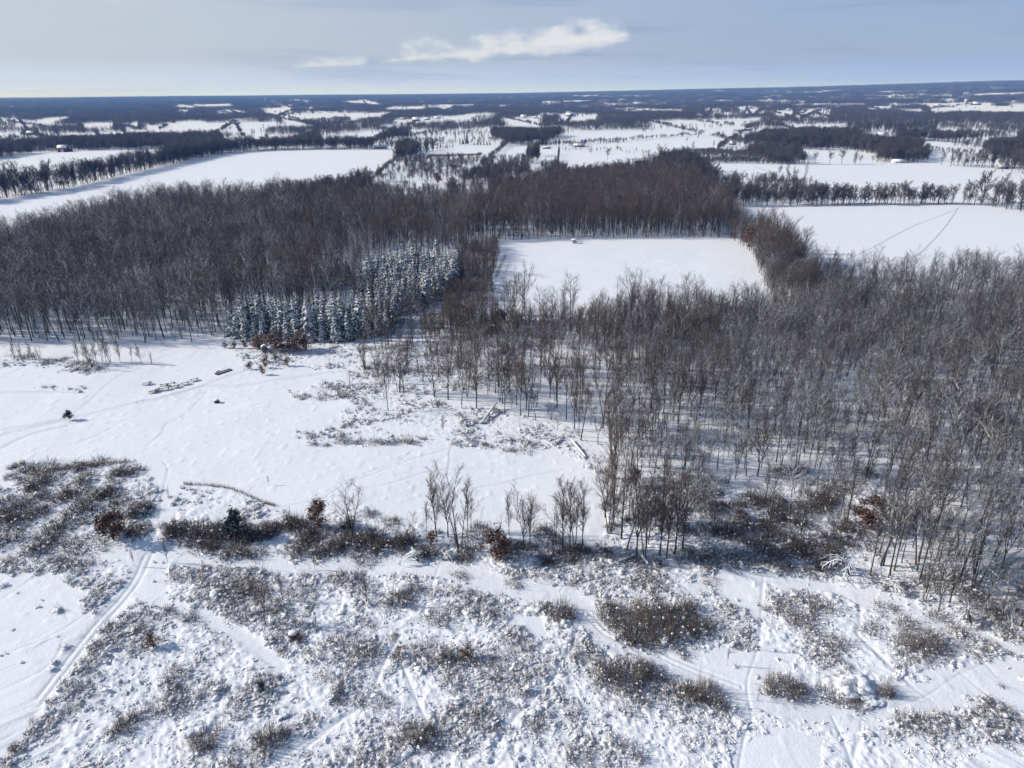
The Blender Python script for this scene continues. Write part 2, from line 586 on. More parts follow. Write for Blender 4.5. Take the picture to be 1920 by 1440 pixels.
def scatter(name, pts, rot, scl, var, sources, label):
    """ONE object of kind stuff: a cloud of points that carries a copy of one of SOURCES at each."""
    me = bpy.data.meshes.new(name)
    me.vertices.add(len(pts))
    me.vertices.foreach_set('co', np.asarray(pts, np.float32).ravel())
    a = me.attributes.new('rot', 'FLOAT_VECTOR', 'POINT')
    a.data.foreach_set('vector', np.asarray(rot, np.float32).ravel())
    a = me.attributes.new('scl', 'FLOAT_VECTOR', 'POINT')
    a.data.foreach_set('vector', np.asarray(scl, np.float32).ravel())
    a = me.attributes.new('var', 'INT', 'POINT')
    a.data.foreach_set('value', np.asarray(var, np.int32))
    c = bpy.data.collections.new(name + '_sources')
    for i, s in enumerate(sources):
        c.objects.link(bpy.data.objects.new('%s_source_%02d' % (name, i), s))
    t = bpy.data.node_groups.new(name + '_scatter', 'GeometryNodeTree')
    t.interface.new_socket('Geometry', in_out='INPUT', socket_type='NodeSocketGeometry')
    t.interface.new_socket('Geometry', in_out='OUTPUT', socket_type='NodeSocketGeometry')
    gi, go = t.nodes.new('NodeGroupInput'), t.nodes.new('NodeGroupOutput')
    ci = t.nodes.new('GeometryNodeCollectionInfo')
    ci.inputs[0].default_value = c
    ci.inputs['Separate Children'].default_value = True
    ci.inputs['Reset Children'].default_value = True
    ip = t.nodes.new('GeometryNodeInstanceOnPoints')
    ip.inputs['Pick Instance'].default_value = True

    def attr(nm, ty):
        nd = t.nodes.new('GeometryNodeInputNamedAttribute')
        nd.data_type = ty
        nd.inputs['Name'].default_value = nm
        return nd.outputs['Attribute']
    e2r = t.nodes.new('FunctionNodeEulerToRotation')
    t.links.new(attr('rot', 'FLOAT_VECTOR'), e2r.inputs[0])
    t.links.new(gi.outputs[0], ip.inputs['Points'])
    t.links.new(ci.outputs[0], ip.inputs['Instance'])
    t.links.new(attr('var', 'INT'), ip.inputs['Instance Index'])
    t.links.new(e2r.outputs[0], ip.inputs['Rotation'])
    t.links.new(attr('scl', 'FLOAT_VECTOR'), ip.inputs['Scale'])
    t.links.new(ip.outputs[0], go.inputs[0])
    o = obj(name, me)
    md = o.modifiers.new('scatter', 'NODES')
    md.node_group = t
    return tag(o, label, kind='stuff')


# ------------------------------------------------------------------ growing trees and shrubs
def _unit(v):
    return v / (np.linalg.norm(v, axis=-1, keepdims=True) + 1e-9)


def spawn(par, n, L, ang, up, r, k=3, t0=0.25, t1=1.0):
    """From parent polylines par (m,p,3) grow n children each: (m*n,k,3)."""
    m, p, _ = par.shape
    t = (np.linspace(t0, t1, n)[None, :] + r.uniform(-0.5, 0.5, (m, n)) * (t1 - t0) / n).clip(0.02, 0.999) * (p - 1)
    i = np.floor(t).astype(int).clip(0, p - 2)
    f = (t - i)[..., None]
    rows = np.arange(m)[:, None]
    a, b = par[rows, i], par[rows, i + 1]
    pos = (a * (1 - f) + b * f).reshape(-1, 3)
    d = _unit(b - a).reshape(-1, 3)
    q = _unit(np.cross(d, r.normal(size=d.shape)))
    an = ang + r.normal(0, 0.13, (len(d), 1))
    dd = _unit(d * np.cos(an) + q * np.sin(an) + np.array([0, 0, up]))
    LL = np.broadcast_to(np.asarray(L, float).reshape(-1, 1), (m, n)) if np.ndim(L) else np.full((m, n), float(L))
    LL = (LL * (1.15 - 0.55 * t / (p - 1)) * r.uniform(0.7, 1.25, (m, n))).reshape(-1, 1)
    out = [pos]
    for s in range(1, k):
        dd = _unit(dd + np.array([0, 0, up * 0.35]) + r.normal(0, 0.12, dd.shape))
        out.append(out[-1] + dd * LL / (k - 1))
    return np.stack(out, 1), LL[:, 0]


def grow(seed, H=16.0, cb=0.45, width=4.0, nl=14, ns=6, nt=7, ang=0.75, up=0.25, leaders=1, stems=1, lean=0.02, rb=0.0098, twr=0.024, lod=0):
    """A bare tree as two soups: trunk with its limbs, and crown of branches and twigs."""
    r = np.random.default_rng(seed)
    T, C = Soup(), Soup()
    axes = []
    for s in range(stems):
        th = r.uniform(0, 6.28)
        out = np.array([math.cos(th), math.sin(th), 0]) * (0.0 if stems == 1 else 0.35)
        tilt = np.array([math.cos(th), math.sin(th), 0]) * ((0.16 if stems > 1 else 0.0)) + np.array([r.normal(0, lean), r.normal(0, lean), 0])
        h = H * (1.0 if s == 0 else r.uniform(0.72, 0.98))
        n = 9
        z = np.linspace(0, 1, n)
        pts = np.stack([out[0] * (1 - z) + tilt[0] * z * h + np.cumsum(r.normal(0, 0.012, n)) * h * 0.25 * z,
                        out[1] * (1 - z) + tilt[1] * z * h + np.cumsum(r.normal(0, 0.012, n)) * h * 0.25 * z, z * h], 1)
        pts[0, 2] = -0.4
        R0 = H * rb * (1.0 if stems == 1 else 0.75)
        if leaders > 1:
            j = max(2, int(round(cb * (n - 1))))
            T.tube(pts[:j + 1], np.linspace(R0 * 1.15, R0 * 0.8, j + 1), 6)
            for q in range(leaders):
                a = q / leaders * 6.28 + r.uniform(-0.5, 0.5) + th
                sp = r.uniform(0.20, 0.36) * width * 1.5
                zz = np.linspace(0, 1, 6)
                hh = (h - pts[j, 2]) * r.uniform(0.82, 1.02)
                lp = pts[j] + np.stack([math.cos(a) * sp * zz ** 0.8 + r.normal(0, 0.1, 6) * zz, math.sin(a) * sp * zz ** 0.8 + r.normal(0, 0.1, 6) * zz, zz * hh], 1)
                T.tube(lp, np.linspace(R0 * 0.62, R0 * 0.10, 6), 5)
                axes.append((lp, 0.12, hh))
        else:
            T.tube(pts, np.concatenate([[R0 * 1.25], np.linspace(R0, R0 * 0.12, n - 1)]), 6)
            axes.append((pts, cb, h * (1 - cb)))
    nla = max(3, nl // len(axes))
    for pts, t0, span in axes:
        par = pts[None]
        limbs, LL = spawn(par, nla, width, ang, up, r, k=4, t0=t0, t1=0.97)
        tt = np.linspace(0, 1, nla)
        rr = H * rb * (0.50 - 0.26 * tt)
        (T if lod == 0 else C).limbs(limbs[:, 0], limbs[:, 1], rr, rr * 0.72, 4 if lod == 0 else 3)
        (T if lod == 0 else C).limbs(limbs[:, 1], limbs[:, 2], rr * 0.72, rr * 0.45, 4 if lod == 0 else 3)
        (T if lod == 0 else C).limbs(limbs[:, 2], limbs[:, 3], rr * 0.45, 0.0, 3)
        sec, SL = spawn(limbs, ns, LL * 0.52, 0.62, up * 0.8, r, k=3, t0=0.28, t1=1.0)
        rs = np.repeat(rr, ns) * 0.42
        if lod == 0:
            T.limbs(sec[:, 0], sec[:, 1], rs, rs * 0.65, 3)
            C.limbs(sec[:, 1], sec[:, 2], rs * 0.65, 0.0, 3)
        else:
            C.limbs(sec[:, 0], sec[:, 2], rs * 1.2, 0.0, 3)
        if nt:
            tw, TL = spawn(sec, nt, SL * 0.55, 0.55, up * 0.8, r, k=2, t0=0.2, t1=1.0)
            C.limbs(tw[:, 0], tw[:, 1], twr, 0.0, 3)
        # twigs that sit straight on the leader's upper part
        top, _ = spawn(par, 10, width * 0.45, ang * 0.8, up, r, k=2, t0=max(t0, 0.55), t1=1.0)
        C.limbs(top[:, 0], top[:, 1], twr * 1.3, 0.0, 3)
    return T, C


TREE_LOOKS = [
    # words for the look, growing parameters
    ('slim straight', dict(H=16, cb=0.46, width=3.8, nl=16, ns=6, nt=5, ang=0.72, up=0.30)),
    ('slim upswept', dict(H=16, cb=0.36, width=4.0, nl=18, ns=6, nt=5, ang=0.58, up=0.42)),
    ('fork-trunked', dict(H=16, cb=0.28, width=4.4, nl=22, ns=6, nt=5, ang=0.68, up=0.32, leaders=3)),
    ('round-crowned', dict(H=16, cb=0.34, width=6.0, nl=20, ns=7, nt=5, ang=0.95, up=0.22)),
    ('many-stemmed', dict(H=16, cb=0.30, width=3.6, nl=26, ns=5, nt=5, ang=0.62, up=0.38, stems=4)),
    ('broad-crowned', dict(H=16, cb=0.30, width=6.4, nl=22, ns=7, nt=5, ang=1.0, up=0.20, leaders=3)),
    ('twin-trunked', dict(H=16, cb=0.36, width=4.0, nl=22, ns=6, nt=5, ang=0.72, up=0.32, stems=2)),
    ('slightly leaning', dict(H=16, cb=0.42, width=4.8, nl=16, ns=6, nt=5, ang=0.88, up=0.28, lean=0.10)),
    ('fine-branched', dict(H=16, cb=0.24, width=4.4, nl=24, ns=6, nt=5, ang=0.82, up=0.30, lean=0.05)),
    ('low-branched', dict(H=16, cb=0.20, width=5.4, nl=24, ns=6, nt=5, ang=0.9, up=0.26, leaders=2, lean=0.05)),
    ('many-limbed', dict(H=16, cb=0.24, width=5.6, nl=24, ns=7, nt=7, ang=0.58, up=0.20, twr=0.028)),
    ('many-limbed forked', dict(H=16, cb=0.22, width=5.2, nl=27, ns=7, nt=7, ang=0.66, up=0.22, leaders=3, twr=0.028)),
]
TREES, TREES_DUST, TREES_SNOW, TREES_ONE, TREES_ONE_DUST, TREES_ONE_SNOW = [], [], [], [], [], []


def joined(T, C, name, mb, mt):
    S = Soup()
    for src, mi in ((T, 0), (C, 1)):
        base = S.n
        for v in src.V:
            S.V.append(v)
            S.n += len(v)
        for f in src.F3:
            S.F3.append(f + base)
            S.M3.append(np.full(len(f), mi))
        for f in src.F4:
            S.F4.append(f + base)
            S.M4.append(np.full(len(f), mi))
    return S.mesh(name, [mb, mt])


for i, (words, par) in enumerate(TREE_LOOKS):
    for v in range(2):
        q = dict(par)
        T, C = grow(100 + i * 10 + v, **q)
        TREES.append((T.mesh('trunk', M['bark']), C.mesh('crown', M['twig'])))
        TREES_DUST.append((T.mesh('trunk', M['bark_dust']), C.mesh('crown', M['twig_dust'])))
        TREES_SNOW.append((T.mesh('trunk', M['bark_snow']), C.mesh('crown', M['twig_snow'])))
        TREES_ONE.append(joined(T, C, 'bare_tree', M['bark'], M['twig']))
        TREES_ONE_DUST.append(joined(T, C, 'bare_tree', M['bark_dust'], M['twig_dust']))
        TREES_ONE_SNOW.append(joined(T, C, 'bare_tree', M['bark_snow'], M['twig_snow']))

FAR_TREES = []
for i in range(6):
    T, C = grow(300 + i, H=16, cb=0.10 + 0.045 * i, width=4.4 + 0.7 * (i % 3), nl=20, ns=6, nt=6, ang=0.85, up=0.25, leaders=1 + i % 3, twr=0.075, rb=0.013, lod=1)
    FAR_TREES.append(joined(T, C, 'far_tree', M['far_twig'], M['far_twig']))


def grow_spruce(seed, H=13.0, Rb=2.6, tiers=17, droop=0.72):
    """A spruce with drooping boughs that carry snow: trunk and boughs."""
    r = np.random.default_rng(seed)
    T, C = Soup(), Soup()
    T.tube([[0, 0, -0.3], [0, 0, H * 0.5], [0, 0, H * 0.98]], [H * 0.014, H * 0.009, 0.03], 6)
    C.limbs([[0, 0, H * 0.04]], [[0, 0, H * 1.02]], 0.10, 0.0, 4)
    for k in range(tiers):
        z0 = H * (0.12 + 0.86 * (k / (tiers - 1)) ** 0.95)
        t = 1 - (z0 / H)
        rad = Rb * (t ** 1.0) * 1.08 * r.uniform(0.85, 1.12) + 0.12
        nb = int(4.5 + 3.5 * t)
        for j in range(nb):
            a = j / nb * 6.283 + k * 1.1 + r.normal(0, 0.16)
            L = rad * r.uniform(0.78, 1.18)
            w = L * r.uniform(0.17, 0.26) + 0.09
            z = z0 + r.normal(0, 0.18)
            d = np.array([math.cos(a), math.sin(a), 0])
            s = np.array([-math.sin(a), math.cos(a), 0])
            dr = droop * r.uniform(0.7, 1.3)
            p = [np.array([0, 0, z + 0.10 * L])]
            for u in (0.4, 0.75, 1.0):
                p.append(np.array([0, 0, z]) + d * L * u + np.array([0, 0, 0.14 * L * math.sin(u * 2.4) - dr * L * u ** 1.7]))
            ww = [w * 0.35, w, w * 0.8, 0.02]
            th = [0.05 * L + 0.03, 0.10 * L + 0.03, 0.08 * L + 0.02, 0.01]
            V = []
            for q in range(4):
                V += [p[q] + s * ww[q] - np.array([0, 0, th[q]]), p[q] + np.array([0, 0, th[q] * 0.9]), p[q] - s * ww[q] - np.array([0, 0, th[q]]), p[q] - np.array([0, 0, th[q] * 1.6])]
            F = []
            for q in range(3):
                for e in range(4):
                    F.append([q * 4 + e, q * 4 + (e + 1) % 4, q * 4 + 4 + (e + 1) % 4, q * 4 + 4 + e])
            C.raw(V, [np.array(F)])
            # side sprays
            for sd in (-1, 1):
                for u in (0.45, 0.7):
                    c0 = np.array([0, 0, z]) + d * L * u + np.array([0, 0, 0.10 * L - dr * L * u ** 1.7])
                    e0 = c0 + (d * 0.7 + s * sd * 0.8) * L * 0.36 * (1.15 - u * 0.5) - np.array([0, 0, 0.16 * L])
                    C.limbs(c0, e0, 0.09 * L + 0.02, 0.0, 4)
    return T, C


def grow_leafy(seed, H=6.0, W=3.0, nleaf=900, base=0.12, leaf=0.20):
    """A small oak that kept its dry leaves."""
    r = np.random.default_rng(seed)
    T, C = grow(seed + 5000, H=H, cb=base + 0.08, width=W * 0.62, nl=16, ns=5, nt=0, ang=0.9, up=0.2, leaders=2, rb=0.016)
    L = Soup()
    m = 22
    u = _unit(r.normal(size=(m, 3))) * (r.uniform(0.15, 1, (m, 1)) ** 0.45)
    cz = base + (1 - base) * (0.5 + 0.47 * u[:, 2])
    taper = np.clip(1.15 - 0.62 * (cz - base) / (1 - base), 0.2, 1.0)
    cen = np.stack([u[:, 0] * W * 0.5 * taper, u[:, 1] * W * 0.5 * taper, cz * H], 1)
    C.limbs(np.column_stack([cen[:, 0] * 0.1, cen[:, 1] * 0.1, np.maximum(cen[:, 2] - 0.25 * H, 0.1 * H)]), cen, 0.035, 0.012, 3)
    c = cen[r.integers(0, m, nleaf)] + r.normal(0, 0.10 * W, (nleaf, 3)) * r.uniform(0.4, 1.3, (nleaf, 1))
    c[:, 2] = np.maximum(c[:, 2], base * H * 0.6)
    n1, n2 = _unit(r.normal(size=(nleaf, 3))), _unit(r.normal(size=(nleaf, 3)))
    s = r.uniform(0.7, 1.3, (nleaf, 1)) * leaf
    V = np.stack([c + n1 * s, c - n1 * s * 0.5 + n2 * s * 0.7, c - n1 * s * 0.5 - n2 * s * 0.7], 1).reshape(-1, 3)
    L.raw(V, [np.arange(nleaf * 3).reshape(-1, 3)])
    S = Soup()
    for src in (T, C):
        b = S.n
        S.V += src.V
        S.n += src.n
        S.F3 += [f + b for f in src.F3]
        S.M3 += src.M3
        S.F4 += [f + b for f in src.F4]
        S.M4 += src.M4
    return S, L


def grow_shrub(seed, n=200, arch=0.35, caps=14):
    """A ragged thicket about one metre in radius and one metre high: stems in loose bunches, and rags of snow caught in it."""
    r = np.random.default_rng(seed)
    S, N = Soup(), Soup()
    m = 9
    ca, cr = r.uniform(0, 6.283, m), np.sqrt(r.uniform(0, 1, m)) * 0.72
    cc = np.stack([cr * np.cos(ca), cr * np.sin(ca)], 1)
    ch = r.uniform(0.45, 1.05, m) * (1 - 0.35 * cr)
    q = r.integers(0, m, n)
    o2 = r.normal(0, 0.21, (n, 2))
    p0 = np.column_stack([cc[q] + o2, np.full(n, -0.06)])
    h = ch[q] * r.uniform(0.4, 1.0, n) * np.exp(r.normal(0, 0.22, n)) * np.exp(-(o2 ** 2).sum(1) * 5)
    out = np.column_stack([o2 * arch * 1.6 + cc[q] * 0.12, np.zeros(n)]) + r.normal(0, 0.07, (n, 3))
    up = np.stack([np.zeros(n), np.zeros(n), h], 1)
    p1, p2 = p0 + out * 0.4 + up * 0.55, p0 + out + up
    S.limbs(p0, p1, 0.0125, 0.009, 3)
    S.limbs(p1, p2, 0.009, 0.0, 3)
    par = np.stack([p0, p1, p2], 1)
    tw, _ = spawn(par, 5, 0.20, 0.6, 0.25, r, k=2, t0=0.35, t1=0.95)
    S.limbs(tw[:, 0], tw[:, 1], 0.0055, 0.0, 3)
    for k in range(caps):
        k2 = r.integers(0, n)
        f = r.uniform(0.1, 0.9)
        N.clot(p0[k2] + (p2[k2] - p0[k2]) * f, r.uniform(0.022, 0.060), r)
    for k in range(10):
        k2 = r.integers(0, m)
        N.clot((cc[k2, 0] + r.normal(0, 0.25), cc[k2, 1] + r.normal(0, 0.25), 0.02), r.uniform(0.05, 0.13), r)
    return S, N


def grow_tussock(seed, stems=26, blobs=3, big=1.0):
    """Low weeds pressed down by snow: a few lumps of snow over thin stalks."""
    r = np.random.default_rng(seed)
    S = Soup()
    for k in range(blobs):
        a = r.uniform(0, 6.283)
        q = r.uniform(0.0, 0.55) if k else 0.0
        S.clot((math.cos(a) * q, math.sin(a) * q, r.uniform(0.02, 0.22) * big), r.uniform(0.09, 0.23) * big, r)
    n = stems
    a = r.uniform(0, 6.283, n)
    q = np.sqrt(r.uniform(0, 1, n)) * 0.6
    p0 = np.stack([q * np.cos(a), q * np.sin(a), np.full(n, -0.05)], 1)
    p1 = p0 + np.stack([r.normal(0, 0.22, n), r.normal(0, 0.22, n), r.uniform(0.35, 0.95, n)], 1)
    S.limbs(p0, p1, 0.016, 0.0, 3, 1)
    par = np.stack([p0, (p0 + p1) / 2, p1], 1)
    tw, _ = spawn(par, 3, 0.30, 0.6, 0.2, r, k=2, t0=0.4, t1=0.95)
    S.limbs(tw[:, 0], tw[:, 1], 0.011, 0.0, 3, 1)
    return S.mesh('tussock', [M['lump'], M['stem']], False)


SPRUCES = []
for s in range(7):
    T, C = grow_spruce(500 + s, H=13.0, Rb=2.5 + 0.15 * s, tiers=11 + s % 3)
    SPRUCES.append((T.mesh('trunk', M['bark']), C.mesh('boughs', M['needle']), C))
CONIFERS = []
for s in range(3):
    T, C = grow_spruce(540 + s, H=9.0, Rb=2.3, tiers=11, droop=0.25)
    CONIFERS.append((T.mesh('trunk', M['bark']), C.mesh('boughs', M['needle_bare'])))
OAKS = []
for s in range(4):
    S, L = grow_leafy(600 + s, 6.0, 3.8, 1700)
    OAKS.append((S.mesh('branches', M['bark']), L.mesh('leaves', M['russet'])))
SMALL_OAKS = []
for s in range(3):
    S, L = grow_leafy(620 + s, 3.0, 2.0, 420, 0.05, 0.14)
    SMALL_OAKS.append((S.mesh('branches', M['bark']), L.mesh('leaves', M['russet'])))
SHRUBS = []
for s in range(6):
    S, N = grow_shrub(650 + s, 150, 0.25 + 0.08 * s, 34 + 12 * s)
    SHRUBS.append((S.mesh('stems', M['stem']), N.mesh('snow', M['lump'], True)))
SHRUBS_DENSE, SHRUBS_WILLOW = [], []
for s in range(4):
    S, N = grow_shrub(680 + s, 270, 0.3 + 0.08 * s, 26 + 8 * s)
    SHRUBS_WILLOW.append((S.mesh('stems', M['stem']), N.mesh('snow', M['lump'], True)))
    SHRUBS_DENSE.append((S.mesh('stems', M['stem_dark']), N.mesh('snow', M['lump'], True)))
TUSSOCKS = [grow_tussock(700 + s, (3, 5, 8, 4, 12, 6, 20, 10, 30, 16, 40, 24)[s], 4 + s % 4, 0.8 + 0.04 * s) for s in range(12)]


# ------------------------------------------------------------------ the ground, its paths and its scrub
def smooth_line(pts, k=5):
    P = np.array([gp(*p) for p in pts])
    Q = np.concatenate([[2 * P[0] - P[1]], P, [2 * P[-1] - P[-2]]])
    out = []
    for i in range(1, len(Q) - 2):
        for t in np.linspace(0, 1, k, endpoint=False):
            a, b, c, d = Q[i - 1], Q[i], Q[i + 1], Q[i + 2]
            out.append(0.5 * (2 * b + (c - a) * t + (2 * a - 5 * b + 4 * c - d) * t * t + (3 * b - a - 3 * c + d) * t ** 3))
    out.append(P[-1])
    return np.array(out)


# (points, half width in metres, kind)   road: flat open lane; ruts: two wheel lines; foot: one narrow trail
WAYS = [
    ([(-60, 1050), (0, 1041), (120, 1032), (270, 1031), (400, 1046), (560, 1056), (700, 1056), (820, 1066), (900, 1085), (960, 1104), (1060, 1119), (1105, 1152), (1145, 1190), (1205, 1211), (1290, 1250), (1385, 1287), (1480, 1318), (1580, 1332), (1650, 1331), (1740, 1308), (1800, 1290)], 2.5, 'road'),
    ([(278, 1040), (258, 1085), (228, 1125), (182, 1175), (122, 1250), (60, 1330), (0, 1400), (-60, 1470)], 1.6, 'road'),
    ([(278, 1040), (258, 1085), (228, 1125), (182, 1175), (122, 1250), (60, 1330), (0, 1400), (-60, 1470)], 0.6, 'ruts'),
    ([(300, 1128), (345, 1142), (400, 1165), (460, 1195), (500, 1225), (525, 1250)], 1.2, 'road'),
    ([(1100, 1150), (1145, 1190), (1205, 1211), (1290, 1250), (1385, 1287)], 0.5, 'ruts'),
    ([(1380, 1070), (1460, 1085), (1560, 1100)], 1.2, 'road'),
    ([(1095, 1150), (1075, 1200), (1062, 1235), (1035, 1275), (1000, 1310), (965, 1345), (940, 1380), (928, 1400)], 0.28, 'foot'),
    ([(1432, 1080), (1428, 1120), (1426, 1180), (1418, 1225), (1403, 1268), (1402, 1300), (1409, 1345), (1397, 1378), (1390, 1410), (1384, 1450)], 0.28, 'foot'),
    ([(1624, 1325), (1616, 1350), (1614, 1380), (1602, 1410), (1600, 1450)], 0.28, 'foot'),
    ([(1560, 1340), (1580, 1385), (1598, 1430)], 0.24, 'foot'),
    ([(1612, 1140), (1612, 1165), (1608, 1190), (1640, 1220), (1680, 1260), (1720, 1295), (1745, 1310)], 0.3, 'foot'),
    ([(1660, 1330), (1730, 1308), (1790, 1270), (1845, 1245)], 0.28, 'foot'),
    ([(1820, 1210), (1860, 1260), (1920, 1325)], 0.28, 'foot'),
    ([(1800, 1262), (1860, 1310), (1925, 1350)], 0.28, 'foot'),
    ([(835, 1005), (828, 1045), (815, 1085), (800, 1120), (790, 1165), (750, 1180), (745, 1200), (722, 1240), (690, 1310), (640, 1350), (575, 1400)], 0.22, 'foot'),
    ([(1060, 1060), (1065, 1085), (1050, 1110)], 0.25, 'foot'),
    ([(1160, 1195), (1150, 1215), (1245, 1240), (1250, 1265), (1230, 1300)], 0.22, 'foot'),
    ([(735, 1200), (760, 1260), (790, 1330), (820, 1380), (845, 1420)], 0.22, 'foot'),
    # the park above
    ([(142, 772), (165, 755), (182, 740), (205, 718), (235, 700), (252, 695), (290, 676), (345, 655)], 0.28, 'foot'),
    ([(-20, 822), (70, 800), (130, 786), (200, 769), (262, 754), (320, 742), (370, 727), (420, 708), (470, 692)], 0.55, 'ruts'),
    ([(262, 754), (300, 749), (340, 735), (392, 722), (450, 723), (520, 712), (600, 700), (650, 695)], 0.6, 'ruts'),
    ([(-20, 808), (50, 800), (120, 788)], 0.6, 'ruts'),
    ([(388, 732), (372, 752), (340, 782), (312, 795), (300, 815), (272, 838)], 0.26, 'foot'),
    ([(-10, 737), (60, 735), (110, 735), (160, 738)], 0.35, 'ruts'),
    ([(0, 708), (25, 698), (60, 682), (95, 672)], 0.24, 'foot'),
    ([(305, 865), (315, 882), (308, 912), (302, 945), (296, 982), (280, 1030)], 0.3, 'foot'),
    ([(130, 836), (185, 815), (230, 790), (262, 772), (298, 764)], 0.5, 'scuff'),
    ([(-10, 845), (60, 815), (125, 800)], 0.4, 'ruts'),
    ([(640, 906), (700, 890), (770, 862), (840, 842)], 0.22, 'foot'),
    ([(660, 920), (740, 905), (800, 885), (880, 878), (930, 876)], 0.22, 'foot'),
    ([(600, 940), (680, 890), (740, 870), (775, 845)], 0.20, 'foot'),
    ([(838, 895), (843, 865), (845, 842), (870, 800)], 0.22, 'foot'),
    ([(880, 915), (940, 905), (1000, 890), (1060, 880)], 0.2, 'foot'),
    ([(510, 958), (560, 945), (640, 930)], 0.25, 'foot'),
    # the open snow at lower left
    ([(-10, 1228), (50, 1212), (110, 1185), (180, 1140), (230, 1105)], 0.25, 'foot'),
    ([(-10, 1258), (30, 1245), (75, 1210), (115, 1190), (128, 1165), (120, 1150)], 0.3, 'scuff'),
    ([(-10, 1290), (40, 1275), (80, 1255), (105, 1230), (118, 1200)], 0.28, 'foot'),
    ([(0, 1125), (30, 1105), (60, 1085)], 0.24, 'foot'),
    ([(40, 1240), (58, 1228), (72, 1222)], 0.3, 'scuff'),
    ([(500, 1440), (560, 1400), (640, 1350)], 0.25, 'foot'),
]
WAYS_W = [(smooth_line(p), w, k) for p, w, k in WAYS]


def way_distance(x, y, line, reach):
    d = np.full(len(x), 1e9)
    x0, y0 = line.min(0) - reach
    x1, y1 = line.max(0) + reach
    k = np.where((x > x0) & (x < x1) & (y > y0) & (y < y1))[0]
    if len(k) == 0:
        return d
    X, Y = x[k], y[k]
    dd = np.full(len(k), 1e9)
    for a, b in zip(line[:-1], line[1:]):
        q = np.where((X > min(a[0], b[0]) - reach) & (X < max(a[0], b[0]) + reach) & (Y > min(a[1], b[1]) - reach) & (Y < max(a[1], b[1]) + reach))[0]
        if len(q) == 0:
            continue
        v = b - a
        t = ((X[q] - a[0]) * v[0] + (Y[q] - a[1]) * v[1]) / (v @ v + 1e-9)
        t = t.clip(0, 1)
        dd[q] = np.minimum(dd[q], np.hypot(X[q] - a[0] - t * v[0], Y[q] - a[1] - t * v[1]))
    d[k] = dd
    return d


# (polygon in photo pixels, weediness 0..1)
SCRUB = [
    ([(-80, 1046), (270, 1050), (560, 1066), (830, 1076), (1000, 1120), (1250, 1080), (1560, 1112), (1650, 1140), (1800, 1190), (2000, 1260), (2400, 1380), (2600, 1700), (-500, 1700), (-400, 1046)], 0.85),
    ([(45, 885), (120, 872), (240, 866), (275, 890), (285, 930), (290, 985), (270, 1030), (0, 1036), (-120, 1040), (-120, 930), (20, 915)], 1.0),
    ([(298, 985), (340, 965), (470, 985), (560, 975), (600, 965), (680, 960), (760, 985), (800, 1000), (1000, 1025), (1130, 1035), (1250, 1055), (1330, 1075), (1000, 1100), (840, 1062), (560, 1048), (400, 1040), (300, 1025)], 1.0),
    ([(310, 925), (350, 908), (430, 915), (500, 945), (560, 962), (480, 985), (330, 965)], 0.35),
    ([(100, 700), (130, 682), (205, 678), (205, 698), (160, 706)], 0.75),
    ([(55, 728), (165, 722), (160, 733), (70, 732)], 0.35),
    ([(545, 735), (600, 715), (660, 712), (672, 745), (600, 752), (548, 748)], 0.55),
    ([(560, 815), (640, 805), (790, 815), (830, 800), (1040, 812), (1045, 845), (960, 848), (820, 838), (700, 836), (570, 838)], 0.35),
    ([(640, 770), (760, 745), (1000, 780), (1080, 815), (1130, 870), (1090, 860), (1000, 815), (800, 800), (650, 800)], 0.38),
    ([(650, 700), (740, 640), (1010, 610), (1010, 690), (900, 730), (800, 740), (720, 770), (650, 760)], 0.6),
    ([(1130, 960), (1300, 920), (1640, 900), (1660, 1090), (1560, 1100), (1330, 1066), (1130, 1040)], 1.0),
    ([(865, 600), (940, 470), (935, 600)], 0.8),
    ([(860, 470), (938, 466), (905, 600), (830, 590), (800, 560)], 0.75),
    ([(1650, 1120), (1960, 1220), (2050, 1150), (1800, 1050), (1680, 1060)], 0.5),
    ([(1040, 880), (1125, 850), (1130, 900), (1060, 905)], 0.3),
    ([(420, 640), (560, 640), (740, 640), (640, 690), (560, 690), (460, 690)], 0.25),
    ([(-100, 690), (0, 672), (60, 668), (130, 678), (90, 690)], 0.4),
]
CLEAR = [
    [(-200, 1085), (60, 1082), (110, 1092), (160, 1120), (190, 1150), (120, 1240), (0, 1385), (-200, 1500)],
    [(1700, 1262), (1760, 1250), (1850, 1243), (2000, 1240), (2000, 1345), (1880, 1330), (1780, 1300)],
    [(1340, 1200), (1420, 1205), (1500, 1225), (1470, 1265), (1420, 1275), (1330, 1245)],
    [(1240, 1085), (1420, 1085), (1440, 1150), (1400, 1160), (1320, 1110)],
    [(960, 1165), (1020, 1150), (1030, 1190), (1000, 1200), (950, 1190)],
    [(215, 1035), (300, 1035), (330, 1075), (300, 1135), (250, 1110)],
    [(600, 838), (840, 836), (1040, 850), (1120, 890), (1110, 960), (980, 985), (800, 985), (640, 945), (580, 900)],
    [(1390, 1390), (1460, 1385), (1560, 1400), (1560, 1500), (1390, 1500)],
]
SCRUB_W = [(poly(p), w) for p, w in SCRUB]
CLEAR_W = [poly(p) for p in CLEAR]
HALF_W = poly([(-200, 1042), (250, 1040), (235, 1090), (120, 1130), (-200, 1095)])


